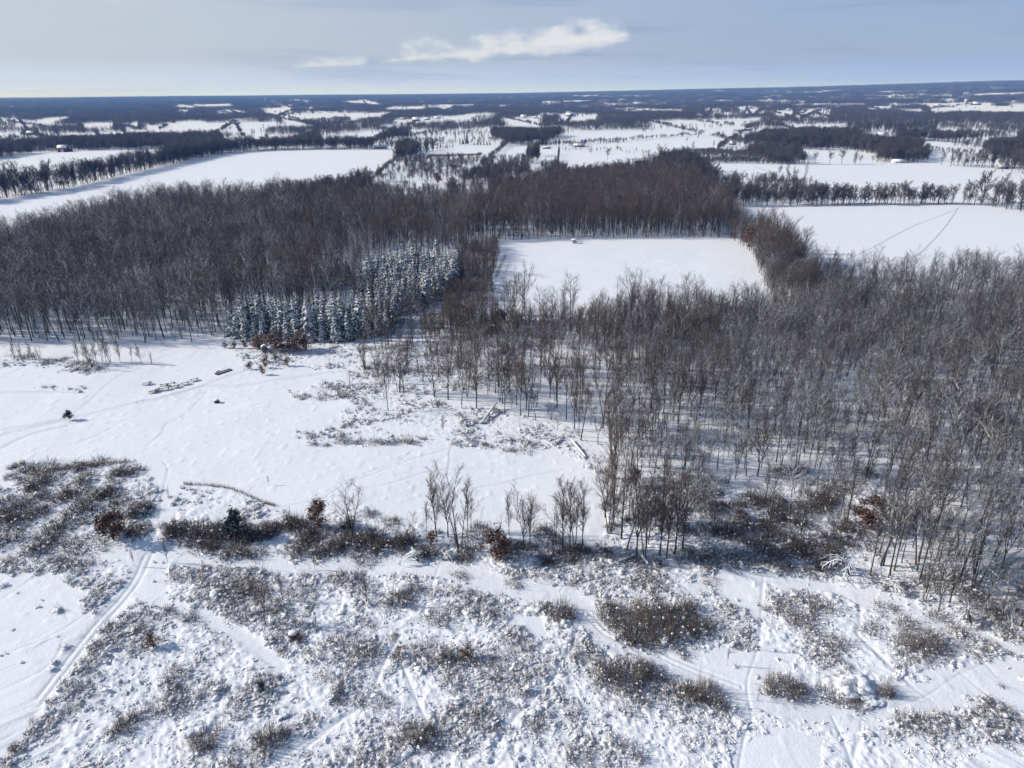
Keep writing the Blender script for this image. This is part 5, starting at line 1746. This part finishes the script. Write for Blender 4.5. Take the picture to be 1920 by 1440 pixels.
patch([(1490, 222), (1560, 210), (1560, 220), (1500, 226)], 16.0, 11, 44, 1.0, 0.7)
patch([(1310, 212), (1360, 208), (1400, 210), (1400, 218), (1320, 220)], 16.0, 11, 45, 1.0, 0.6)
# odd trees, thickets and thin hedges out in the open country
_q = np.random.default_rng(171)
for P in OPEN:
    d0 = np.hypot(*P.mean(0))
    if d0 < 1150:
        continue
    x0, y0 = P.min(0)
    x1, y1 = P.max(0)
    area = (x1 - x0) * (y1 - y0)
    n = int(min(90, area / 7000))
    x, y = _q.uniform(x0, x1, n), _q.uniform(y0, y1, n)
    k = inside(P, x, y) & (vn(x, y, 90, 172) > 0.52)
    if k.any():
        far_add(x[k], y[k], 8 + 8 * vn(x[k], y[k], 50, 173), wid=1.15, seed=int(d0))
    for _ in range(int(min(5, 1 + area / 90000))):
        a = P[_q.integers(0, len(P))]
        b = P[_q.integers(0, len(P))]
        t = np.linspace(0, 1, int(max(3, np.hypot(*(b - a)) / 3.2)))
        hx, hy = a[0] + (b[0] - a[0]) * t + _q.normal(0, 2, len(t)), a[1] + (b[1] - a[1]) * t + _q.normal(0, 2, len(t))
        k = vn(hx, hy, 70, 174) > 0.30
        if k.any():
            far_add(hx[k], hy[k], 3 + 7 * vn(hx[k], hy[k], 40, 175), wid=1.3, seed=int(d0) + 1)
for a, b, c, v in ((1508, 308, 282, 1.2), (1555, 308, 281, 1.1), (1577, 308, 280, 1.2), (1612, 308, 290, 1.1), (1635, 307, 292, 1.0), (1658, 308, 290, 1.0), (1720, 305, 277, 1.2), (1765, 309, 281, 1.3), (1528, 308, 290, 1.0), (815, 278, 264, 1.5), (1108, 288, 276, 1.4), (1350, 244, 232, 1.1), (1372, 239, 228, 1.1), (1405, 237, 223, 1.2), (1288, 268, 258, 1.1), (1372, 262, 251, 1.1), (1205, 288, 281, 1.4), (1193, 287, 279, 0.8)):
    x, y, h = top_height(a, b, c)
    far_add(np.array([x]), np.array([y]), h, wid=v, seed=int(a))
scatter('far_woods', np.concatenate(FAR_P), np.concatenate(FAR_R), np.concatenate(FAR_S), np.concatenate(FAR_V), FAR_TREES + CLUMPS, 'far-off winter woods and hedgerows fading blue to the horizon')


# ------------------------------------------------------------------ houses, barns and sheds far off
def house(a, b, wpx, label, cat='house', wall='white_wall', hgt=4.0, depth=0.6, pitch=0.5, rz=0.0, name='farmhouse', chimney=False, gambrel=False, lean=False, win=True, door=True):
    x, y = gp(a, b)
    w = wpx * px_size(a, b)
    L, D = w, w * depth
    root = thing(name, label, cat, (x, y + D / 2, float(base_z(x, y)) - 0.1), rz, (1, 1, 1), 'buildings of the far farms')
    S = Soup()
    rh = D * 0.5 * pitch
    if gambrel:
        prof = [(-D / 2, 0), (D / 2, 0), (D / 2, hgt), (D * 0.30, hgt + rh * 1.1), (0, hgt + rh * 1.5), (-D * 0.30, hgt + rh * 1.1), (-D / 2, hgt)]
    else:
        prof = [(-D / 2, 0), (D / 2, 0), (D / 2, hgt), (0, hgt + rh), (-D / 2, hgt)]
    n = len(prof)
    V = [(-L / 2, p, z) for p, z in prof] + [(L / 2, p, z) for p, z in prof]
    tri = []
    for i in range(1, n - 1):
        tri += [[0, i + 1, i], [n, n + i, n + i + 1]]
    S.raw(V, [np.array(tri), np.array([[0, 1, n + 1, n], [1, 2, n + 2, n + 1], [n - 1, 0, n, 2 * n - 1]])])
    obj('wall', S.mesh('wall', M[wall]), root)
    T = Soup()
    o = 0.35
    up = prof[2:]
    th = 0.28
    pts = [(p * (1 + 2 * o / D), z - (0.15 if abs(abs(p) - D / 2) < 1e-6 else 0)) for p, z in up]
    m = len(pts)
    V = [(-L / 2 - o, p, z + 0.02) for p, z in pts] + [(L / 2 + o, p, z + 0.02) for p, z in pts] + [(-L / 2 - o, p, z + th) for p, z in pts] + [(L / 2 + o, p, z + th) for p, z in pts]
    F = []
    for i in range(m - 1):
        F += [[i, i + 1, m + i + 1, m + i], [2 * m + i, 3 * m + i, 3 * m + i + 1, 2 * m + i + 1], [i, 2 * m + i, 2 * m + i + 1, i + 1], [m + i, m + i + 1, 3 * m + i + 1, 3 * m + i]]
    F += [[0, m, 3 * m, 2 * m], [m - 1, 3 * m - 1, 4 * m - 1, 2 * m - 1]]
    T.raw(V, [np.array(F)])
    rf = obj('roof', T.mesh('roof', M['lump']), root)
    if chimney:
        c = Soup()
        c.box((L * 0.2, 0, hgt + rh + 0.4), (0.8, 0.8, 1.8))
        obj('chimney', c.mesh('chimney', M['brown_wall']), rf)
    if win and wpx > 9:
        nwin = max(2, int(L / 4.5))
        for i in range(nwin):
            c = Soup()
            c.box((-L / 2 + (i + 0.5) * L / nwin, -D / 2 - 0.03, hgt * 0.58), (L / nwin * 0.36, 0.06, hgt * 0.34))
            obj('window', c.mesh('window', M['glass']), root)
    if door and wpx > 9:
        c = Soup()
        c.box((L * (0.16 if not gambrel else 0.0), -D / 2 - 0.06, hgt * 0.36), (1.2 if not gambrel else 4.0, 0.10, hgt * 0.72))
        obj('door', c.mesh('door', M['brown_wall' if not gambrel else 'white_wall']), root)
    if lean:
        c = Soup()
        c.box((L / 2 + 2.5, 0, hgt * 0.3), (5.0, D * 0.8, hgt * 0.6))
        obj('annex', c.mesh('annex', M[wall]), root)
        c = Soup()
        c.box((L / 2 + 2.6, 0, hgt * 0.62 + 0.2), (5.6, D * 0.86, 0.3))
        obj('annex_roof', c.mesh('annex_roof', M['roof_dark']), root)
    return root


house(117, 285, 17, 'big red barn with a snowy gambrel roof beyond the left field', 'barn', 'red_board', 6.0, 0.62, 0.62, 0.06, 'barn', gambrel=True, lean=True, win=False)
house(713, 279, 24, 'long low white-roofed shed at the far end of the left field', 'shed', 'grey_wall', 2.8, 0.4, 0.6, 0.0, 'shed')
house(1008, 271, 13, 'white farmhouse among dark conifers beyond the middle wood', 'house', 'white_wall', 4.2, 0.7, 0.8, 0.2, chimney=True)
house(1025, 279, 15, 'low dark open shed right of the white farmhouse', 'shed', 'roof_dark', 2.2, 0.35, 0.4, 0.0, 'shed', win=False, door=False)
house(1086, 276, 21, 'long grey ranch house in front of the conifer windbreak', 'house', 'grey_wall', 3.0, 0.4, 0.6, 0.05)
house(1086, 270, 24, 'long white-roofed barn behind the grey ranch house', 'barn', 'white_wall', 3.2, 0.4, 0.5, 0.0, 'barn')
house(56, 253, 13, 'dark house at the left edge of the valley field', 'house', 'brown_wall', 4.0, 0.7, 0.8, 0.2)
house(73, 256, 11, 'long white shed right of the dark valley house', 'shed', 'white_wall', 2.8, 0.5, 0.5, 0.0, 'shed')
house(235, 236, 11, 'small red shed in the farmyard above the dark grove', 'shed', 'red_board', 3.6, 0.6, 0.7, 0.0, 'shed')
house(98, 278, 0.1, '', '') if False else None
house(187, 277, 9, 'small white-roofed cottage beyond the left field, right of the red barn', 'house', 'white_wall', 3.2, 0.7, 0.8, 0.0)
house(200, 277, 10, 'low brown outbuilding right of the white-roofed cottage', 'shed', 'brown_wall', 2.4, 0.5, 0.5, 0.0, 'shed')
house(443, 232, 12, 'low dark red barn on the near side of the wide left valley field', 'barn', 'red_board', 3.0, 0.5, 0.6, 0.0, 'barn')
house(780, 227, 14, 'dark red house with steep snowy roof at the far farmyard', 'house', 'red_board', 4.0, 0.7, 0.9, 0.2, chimney=True)
house(801, 225, 10, 'low red barn right of the steep-roofed red house', 'barn', 'red_board', 3.2, 0.6, 0.6, 0.0, 'barn')
house(820, 223, 13, 'long white barn at the right of the far farmyard', 'barn', 'white_wall', 4.0, 0.5, 0.6, 0.0, 'barn')
house(756, 224, 10, 'white shed at the left of the far farmyard', 'shed', 'white_wall', 3.2, 0.5, 0.6, 0.0, 'shed')
house(1071, 218, 19, 'large white-roofed farmhouse beside three far conifers', 'house', 'grey_wall', 5.0, 0.6, 0.6, 0.0, chimney=True)
house(1067, 214, 10, 'white upper house above the large far farmhouse', 'house', 'white_wall', 5.0, 0.7, 0.8, 0.0)
house(982, 222, 11, 'white house with steep roof on the far field edge', 'house', 'white_wall', 4.6, 0.7, 1.0, 0.0)
house(1004, 222, 8, 'small grey shed right of the steep-roofed white house', 'shed', 'grey_wall', 3.6, 0.6, 0.7, 0.0, 'shed')
house(1402, 245, 12, 'long low brown barn on the white plain', 'barn', 'brown_wall', 3.2, 0.4, 0.6, 0.0, 'barn')
house(1374, 272, 11, 'small tan cabin in the snowy brush', 'cabin', 'tan_wall', 2.6, 0.7, 0.7, 0.1, 'cabin')
house(1466, 226, 10, 'pale yellow house behind the brown grove', 'house', 'tan_wall', 4.2, 0.7, 0.8, 0.0)
house(1630, 266, 28, 'long white low barn below the middle right grove', 'barn', 'white_wall', 3.0, 0.35, 0.5, 0.0, 'barn')
house(1656, 258, 20, 'pale round-roofed shed behind the long white low barn', 'shed', 'grey_wall', 2.6, 0.5, 0.9, 0.0, 'shed', gambrel=True, door=False)
house(1882, 317, 22, 'snow-roofed house among bare trees by the right field', 'house', 'grey_wall', 2.8, 0.55, 0.9, 0.15, chimney=True)
house(1688, 306, 24, 'low white-roofed shed at the end of the tree line by the right field', 'shed', 'white_wall', 2.4, 0.5, 0.5, 0.1, 'shed')
house(1759, 200, 13, 'far grey barn left of the silo', 'barn', 'grey_wall', 5.0, 0.6, 0.7, 0.0, 'barn')
house(1785, 201, 9, 'far small dark shed just left of the silo', 'shed', 'roof_dark', 4.0, 0.6, 0.6, 0.0, 'shed')
house(1832, 197, 15, 'far dark barn with snowy roof right of the silo', 'barn', 'brown_wall', 5.5, 0.6, 0.8, 0.0, 'barn')
house(1750, 258, 9, 'small house left in the far right hamlet', 'house', 'brown_wall', 3.2, 0.7, 0.8, 0.0)
house(1768, 260, 10, 'dark-walled house in the middle of the far right hamlet', 'house', 'roof_dark', 3.2, 0.6, 0.7, 0.0)
house(1800, 256, 12, 'snow-covered house right in the far right hamlet', 'house', 'grey_wall', 3.4, 0.7, 0.8, 0.3)
house(1182, 205, 14, 'wide white workshop far beyond the middle grove', 'workshop', 'white_wall', 5.0, 0.5, 0.3, 0.0, 'workshop', win=False)
house(1160, 206, 12, 'long white workshop left of the wide workshop', 'workshop', 'white_wall', 4.0, 0.4, 0.3, 0.0, 'workshop', win=False)
house(1216, 206.5, 12, 'white workshop right of the wide workshop', 'workshop', 'white_wall', 4.0, 0.5, 0.4, 0.0, 'workshop', win=False)
house(1147, 203, 6, 'square white building above the white workshops', 'house', 'white_wall', 7.0, 0.8, 0.5, 0.0)
house(1570, 204, 8, 'white house on the far wooded ridge', 'house', 'white_wall', 6.0, 0.6, 0.8, 0.0)
house(1479, 208, 8, 'pale house beside the far dark grove', 'house', 'white_wall', 5.0, 0.6, 0.8, 0.0)
house(1352, 172.5, 19, 'huge white-roofed hall near the horizon', 'hall', 'white_wall', 8.0, 0.5, 0.3, 0.0, 'storage_hall', win=False, door=False)


def silo(a, b, ytop, rpx, label):
    x, y, h = top_height(a, b, ytop)
    r = rpx * px_size(a, b)
    root = thing('silo', label, 'silo', (x, y, float(base_z(x, y)) - 0.1))
    S = Soup()
    S.tube([[0, 0, 0], [0, 0, h - r]], [r, r], 20)
    obj('wall', S.mesh('wall', M['concrete'], True), root)
    D = Soup()
    V, F = ico(3)
    k = V[F].mean(1)[:, 2] > -0.15
    D.raw(V * np.array([r * 1.06, r * 1.06, r]) + np.array([0, 0, h - r]), [F[k]])
    obj('dome', D.mesh('dome', M['lump'], True), root)


silo(1809, 197, 186, 2.3, 'tall concrete silo with a white dome at the far right farm')
silo(1802, 198, 192, 1.4, 'short concrete silo left of the tall domed silo')


def water_tower(a, b, ytop):
    x, y, h = top_height(a, b, ytop)
    root = thing('water_tower', 'pale water tower far off near the horizon, left of the village', 'water tower', (x, y, float(base_z(x, y))))
    S = Soup()
    S.tube([[0, 0, 0], [0, 0, h * 0.12], [0, 0, h * 0.7]], [h * 0.12, h * 0.05, h * 0.05], 14)
    obj('pedestal', S.mesh('pedestal', M['white_wall'], True), root)
    S = Soup()
    S.blob((0, 0, h * 0.82), (h * 0.21, h * 0.21, h * 0.18), 1, 3, 0.0)
    obj('tank', S.mesh('tank', M['white_wall'], True), root)


water_tower(497, 190, 184)

# a strip of tall dry crop in the far field
def dry_strip():
    r = np.random.default_rng(95)
    S = Soup()
    for pts, n in (([(824, 293), (838, 292.6), (896, 290.5)], 1500), ([(802, 297), (812, 292), (824, 293)], 300), ([(896, 291), (901, 288)], 200)):
        L = smooth_line(pts, 6)
        t = r.uniform(0, len(L) - 1.01, n)
        i = t.astype(int)
        f = (t - i)[:, None]
        p = L[i] * (1 - f) + L[i + 1] * f + r.normal(0, 1.6, (n, 2))
        p0 = np.column_stack([p, base_z(p[:, 0], p[:, 1]) - 0.05])
        p1 = p0 + np.column_stack([r.normal(0, 0.3, n), r.normal(0, 0.3, n), r.uniform(1.6, 3.0, n)])
        S.limbs(p0, p1, 0.22, 0.0, 3)
    tag(obj('dry_crop', S.mesh('dry_crop', M['dry_grass'])), 'strip of tall dry brown crop left standing in a far field', kind='stuff')


dry_strip()


# ------------------------------------------------------------------ small things in the park and the woods
def picnic_table(a, b, rz, label):
    x, y = gp(a, b)
    root = thing('picnic_table', label, 'picnic table', (x, y, float(base_z(x, y)) - 0.05), rz, (1.25, 1.25, 1.1), 'picnic tables in the park')
    S = Soup()
    for k in range(5):
        S.box((0, -0.32 + k * 0.16, 0.73), (1.9, 0.145, 0.045))
    obj('tabletop', S.mesh('tabletop', M['timber']), root)
    for s in (-1, 1):
        S = Soup()
        S.box((0, s * 0.70, 0.44), (1.9, 0.26, 0.045))
        obj('seat', S.mesh('seat', M['timber']), root)
        S = Soup()
        for q in (-1, 1):
            S.limbs([[s * 0.68, q * 0.22, 0.70]], [[s * 0.68, q * 0.72, 0.0]], 0.055, 0.055, 4)
        S.box((s * 0.68, 0, 0.39), (0.06, 1.5, 0.09))
        obj('leg_frame', S.mesh('leg_frame', M['timber']), root)
    S = Soup()
    S.blob((0, 0, 0.80), (0.95, 0.42, 0.11), int(a), 2, 0.15)
    for s in (-1, 1):
        S.blob((0, s * 0.70, 0.49), (0.93, 0.15, 0.06), int(a) + s, 2, 0.15)
    obj('snow', S.mesh('snow', M['lump'], True), root)


picnic_table(276, 720, 0.1, 'snow-topped picnic table farthest left, back one of the group')
picnic_table(287, 736, 0.25, 'snow-topped picnic table at the front left of the group')
picnic_table(310, 731, 0.4, 'snow-topped picnic table second from left along the front of the group')
picnic_table(308, 723, 0.15, 'snow-topped picnic table at the middle of the group')
picnic_table(321, 721, 0.3, 'snow-topped picnic table touching the middle one on its right')
picnic_table(329, 726, 0.1, 'snow-topped picnic table nearest the wheel tracks, half buried')
picnic_table(347, 720, 0.35, 'snow-topped picnic table second from right in the group')
picnic_table(364, 713, 0.4, 'snow-topped picnic table rightmost in the group, lying low')
picnic_table(292, 733, 0.3, 'snow-topped picnic table close behind the front left one')


def loading_platform():
    x, y = gp(417, 698)
    root = thing('timber_platform', 'low timber platform with two long snow-topped beams beside the wheel tracks', 'platform', (x, y, float(base_z(x, y))), 0.95, (0.6, 0.7, 0.5))
    for k, yy in enumerate((-0.75, 0.75)):
        S = Soup()
        S.box((0.6, yy, 0.40), (9.0, 0.34, 0.70))
        b = obj('beam', S.mesh('beam', M['timber']), root)
        S = Soup()
        S.blob((0.6, yy, 0.80), (4.4, 0.20, 0.10), k, 2, 0.1)
        obj('snow', S.mesh('snow', M['lump'], True), b)
    S = Soup()
    S.box((-0.6, 2.0, 0.45), (2.0, 2.0, 0.12))
    for p in ((-1.4, 1.2), (0.2, 1.2), (-1.4, 2.8), (0.2, 2.8)):
        S.box((p[0], p[1], 0.18), (0.14, 0.14, 0.42))
    obj('deck', S.mesh('deck', M['timber']), root)


loading_platform()


def hut():
    x, y, h = top_height(497, 661, 646)
    s = h / 3.0
    root = thing('hut', 'small dark wooden hut on legs with snow on its gable roof', 'hut', (x, y, float(base_z(x, y))), 0.25, (s, s, s))
    S = Soup()
    S.box((0, 0, 1.35), (1.8, 1.8, 1.9))
    w = obj('wall', S.mesh('wall', M['timber']), root)
    S = Soup()
    for sx in (-1, 1):
        for sy in (-1, 1):
            S.box((sx * 0.75, sy * 0.75, 0.2), (0.16, 0.16, 0.42))
    obj('legs', S.mesh('legs', M['timber']), root)
    S = Soup()
    V = [(-1.1, -1.1, 2.28), (1.1, -1.1, 2.28), (1.1, 0 - 1.1, 2.28)]
    S.raw([(-1.15, -1.15, 2.30), (0, -1.15, 2.95), (1.15, -1.15, 2.30), (-1.15, 1.15, 2.30), (0, 1.15, 2.95), (1.15, 1.15, 2.30),
           (-1.15, -1.15, 2.42), (0, -1.15, 3.12), (1.15, -1.15, 2.42), (-1.15, 1.15, 2.42), (0, 1.15, 3.12), (1.15, 1.15, 2.42)],
          [np.array([[6, 7, 10, 9], [7, 8, 11, 10], [0, 3, 4, 1], [1, 4, 5, 2], [0, 1, 7, 6], [1, 2, 8, 7], [3, 9, 10, 4], [4, 10, 11, 5], [0, 6, 9, 3], [2, 5, 11, 8]])])
    obj('roof', S.mesh('roof', M['lump']), root)
    S = Soup()
    S.raw([(-0.9, -0.9, 2.31), (0.9, -0.9, 2.31), (0, -0.9, 2.80)], [np.array([[0, 1, 2]])])
    obj('gable', S.mesh('gable', M['timber']), root)
    for xx in (-0.35, 0.4):
        S = Soup()
        S.box((xx, -0.92, 1.65), (0.5, 0.05, 0.4))
        obj('window', S.mesh('window', M['glass']), root)


hut()


def feeder():
    x, y, h = top_height(1076, 456, 446.5)
    s = h / 2.5
    root = thing('feed_trailer', 'round snow-capped feed bin on a low trailer at the top of the small field', 'feed bin', (x, y, float(base_z(x, y))), 0.0, (s, s, s))
    S = Soup()
    S.tube([[0, 0, 0.9], [0, 0, 1.7]], [0.85, 1.0], 16)
    obj('bin', S.mesh('bin', M['timber'], True), root)
    S = Soup()
    S.blob((0, 0, 1.85), (1.3, 1.3, 0.45), 3, 3, 0.08)
    obj('snow_cap', S.mesh('snow_cap', M['lump'], True), root)
    S = Soup()
    S.box((0.2, 0, 0.62), (2.9, 1.6, 0.16))
    S.box((3.2, 0, 0.60), (3.2, 0.14, 0.12))
    f = obj('trailer_frame', S.mesh('trailer_frame', M['roof_dark']), root)
    S = Soup()
    S.blob((-0.2, -0.6, 0.74), (1.4, 0.4, 0.12), 4, 2, 0.1)
    obj('snow', S.mesh('snow', M['lump'], True), f)
    for q in (-1, 1):
        S = Soup()
        S.tube([[0, q * 0.85, 0.35], [0, q * 1.05, 0.35]], [0.38, 0.38], 16)
        S.tube([[0, q * 1.05, 0.35], [0, q * 1.06, 0.35]], [0.38, 0.02], 16)
        obj('wheel', S.mesh('wheel', M['roof_dark']), root)


feeder()


def stump(a, b, label, s=0.6):
    x, y = gp(a, b)
    root = thing('stump', label, 'stump', (x, y, float(base_z(x, y)) - 0.1), 0, (s, s, s))
    S = Soup()
    S.blob((0, 0, 0.5), (0.9, 0.75, 0.75), int(a), 2, 0.25)
    obj('wood', S.mesh('wood', M['bark'], True), root)
    S = Soup()
    S.blob((-0.1, 0.1, 1.1), (0.75, 0.65, 0.28), int(a) + 1, 2, 0.2)
    obj('snow', S.mesh('snow', M['lump'], True), root)


stump(407, 755, 'small dark boulder-like stump alone on the white park slope', 0.9)
stump(551, 1195, 'snow-capped upright stump beside the tiny russet oak', 1.0)
stump(347, 1371, 'dark stump half buried in the lower left scrub', 0.7)


def fallen(a0, b0, a1, b1, rad, z1, label, branches=5):
    x0, y0 = gp(a0, b0)
    x1, y1 = gp(a1, b1)
    root = thing('fallen_trunk', label, 'fallen trunk', (x0, y0, float(base_z(x0, y0))))
    r = np.random.default_rng(int(a0))
    P = np.array([[0, 0, rad], [(x1 - x0) * 0.5, (y1 - y0) * 0.5, rad + z1 * 0.5], [x1 - x0, y1 - y0, rad + z1]])
    S = Soup()
    S.tube(P, [rad, rad * 0.8, rad * 0.4], 7)
    d, _ = spawn(P[None], branches, 2.2, 0.9, 0.3, r, k=2)
    S.limbs(d[:, 0], d[:, 1], rad * 0.3, 0.0, 3)
    obj('wood', S.mesh('wood', M['bark_snow']), root)
    S = Soup()
    Q = P + np.array([0, 0, rad * 0.65])
    S.tube(Q, [rad * 1.0, rad * 0.9, rad * 0.5], 7)
    obj('snow', S.mesh('snow', M['lump'], True), root)


fallen(1193, 1042, 1142, 1066, 0.26, 0.3, 'long snow-covered trunk fallen left from the big corner tree')
fallen(1202, 1044, 1215, 1062, 0.28, 0.2, 'short snow-covered trunk fallen right of the big corner tree')
fallen(1072, 828, 1098, 860, 0.26, 0.1, 'thick snow-covered log on the bank at the clearing right end')
fallen(1040, 838, 1057, 820, 0.18, 0.1, 'thin snow-covered log on the bank left of the thick one')
fallen(903, 797, 932, 766, 0.28, 1.5, 'fallen snowy tree leaning at the edge of the middle wood', 9)
fallen(1860, 1068, 1912, 1040, 0.30, 0.6, 'snowy trunk lying between trees at the right frame edge', 4)
fallen(1842, 1060, 1872, 1115, 0.24, 2.5, 'thin trunk leaning down over the front edge of the right wood', 3)


def dead_tree():
    x, y, h = top_height(1849, 893, 795)
    T, C = grow(990, H=16, cb=0.45, width=5.0, nl=11, ns=4, nt=0, ang=0.95, up=0.30, leaders=2, rb=0.018)
    root = thing('dead_tree', 'bleached white dead tree with bare spreading limbs in the right wood', 'dead tree', (x, y, float(base_z(x, y))), 0.7, (h / 16 * 1.2, h / 16 * 1.2, h / 16))
    obj('trunk', T.mesh('trunk', M['dead']), root)
    obj('crown', C.mesh('crown', M['dead']), root)


dead_tree()


def bent_tree(a, b, ytop, label, seed, flip=1):
    """A sapling bowed over by its load of snow: an arched stem with hanging boughs."""
    x, y, h = top_height(a, b, ytop)
    root = thing('bent_sapling', label, 'sapling', (x, y, float(base_z(x, y))))
    r = np.random.default_rng(seed)
    S, N = Soup(), Soup()
    for q in range(5):
        th = r.uniform(-1.1, 1.1) + (math.pi if flip > 0 else 0)
        L = h * r.uniform(0.6, 1.15)
        t = np.linspace(0, 1, 8)
        P = np.stack([np.cos(th) * L * 0.95 * t ** 1.3, np.sin(th) * L * 0.8 * t ** 1.3, h * r.uniform(0.7, 1.0) * (1.9 * t - 1.55 * t ** 2.4)], 1)
        P[:, 2] = np.maximum(P[:, 2], 0.1)
        S.tube(P, np.linspace(0.14, 0.03, 8), 5)
        N.tube(P + np.array([0, 0, 0.10]), np.linspace(0.05, 0.06, 8), 6)
        d, _ = spawn(P[None], 10, 1.6, 0.8, -0.5, r, k=3, t0=0.3)
        S.limbs(d[:, 0], d[:, 1], 0.035, 0.03, 3)
        S.limbs(d[:, 1], d[:, 2], 0.03, 0.0, 3)
        N.limbs(d[:, 0] + [0, 0, 0.05], d[:, 1] + [0, 0, 0.05], 0.05, 0.075, 5)
        N.limbs(d[:, 1] + [0, 0, 0.05], d[:, 2] + [0, 0, 0.0], 0.075, 0.02, 5)
    obj('stems', S.mesh('stems', M['bark']), root)
    tag(obj('snow', N.mesh('snow', M['lump'], True), root), kind='stuff')


bent_tree(1592, 1080, 1035, 'big sapling bowed to the ground under heavy snow at the wood front', 31)
bent_tree(1660, 1110, 1078, 'smaller bowed snow-laden sapling right of the big bent one', 32, -1)
bent_tree(1820, 1170, 1130, 'wide snow-laden bowed sapling by the thick right-hand tree', 34)
bent_tree(785, 1055, 1028, 'white snow-caked broken sapling below the brush band', 37)
bent_tree(830, 1052, 1032, 'second white snow-caked broken sapling below the brush band', 38, -1)


def snow_heap(a, b, wpx, hpx, label, seed):
    """A bush pressed flat under a thick pad of snow."""
    x, y = gp(a, b)
    s = px_size(a, b)
    W, H = wpx * s, hpx * s * 0.65
    root = thing('snow_covered_bush', label, 'bush', (x, y + W * 0.3, float(base_z(x, y)) - 0.05), 0.3, (W, W * 0.8, H))
    r = np.random.default_rng(seed)
    N, S = Soup(), Soup()
    for k in range(16):
        an = r.uniform(0, 6.283)
        q = math.sqrt(r.uniform(0, 1)) * 0.78
        w = r.uniform(0.20, 0.38)
        N.pad((math.cos(an) * q, math.sin(an) * q, 0.34 * (1 - 0.6 * q * q) + r.uniform(-0.08, 0.08)), (w * 1.3, w, w * r.uniform(0.45, 0.75)), r)
    n = 160
    an = r.uniform(0, 6.283, n)
    q = np.sqrt(r.uniform(0.2, 1, n)) * 0.95
    p0 = np.stack([q * np.cos(an), q * np.sin(an), np.full(n, -0.05)], 1)
    p1 = p0 * np.array([1.05, 1.05, 1]) + np.stack([r.normal(0, 0.06, n), r.normal(0, 0.06, n), r.uniform(0.3, 0.8, n) * (1.1 - 0.4 * q)], 1)
    S.limbs(p0, p1, 0.010, 0.0, 3)
    tag(obj('snow', N.mesh('snow', M['lump'], True), root), kind='stuff')
    obj('stems', S.mesh('stems', M['stem']), root)


snow_heap(1605, 1300, 36, 56, 'large smooth heap of snow over a bush at lower right', 51)
snow_heap(362, 1378, 24, 32, 'white heap of snow over a bush in the lower left scrub', 52)
snow_heap(745, 1108, 26, 26, 'thick white snow pads over the thicket by the main path', 53)
snow_heap(1640, 1322, 22, 22, 'snow-capped bush right of the large snow heap', 58)


# ------------------------------------------------------------------ haze
def make_haze():
    m = bpy.data.materials.new('haze_air')
    m.use_nodes = True
    g = NT(m.node_tree)
    v = g.n('ShaderNodeVolumePrincipled', {'Color': (0.18, 0.41, 1.0, 1), 'Absorption Color': (1, 1, 1, 1), 'Density': 0.000100, 'Anisotropy': 0.0})
    o = g.n('ShaderNodeOutputMaterial')
    g.t.links.new(v.outputs[0], o.inputs['Volume'])
    S = Soup()
    S.box((0, 8300, 93), (28000, 20600, 206))
    tag(obj('haze', S.mesh('haze', m)), 'pale blue winter haze over the far land', kind='stuff')


make_haze()
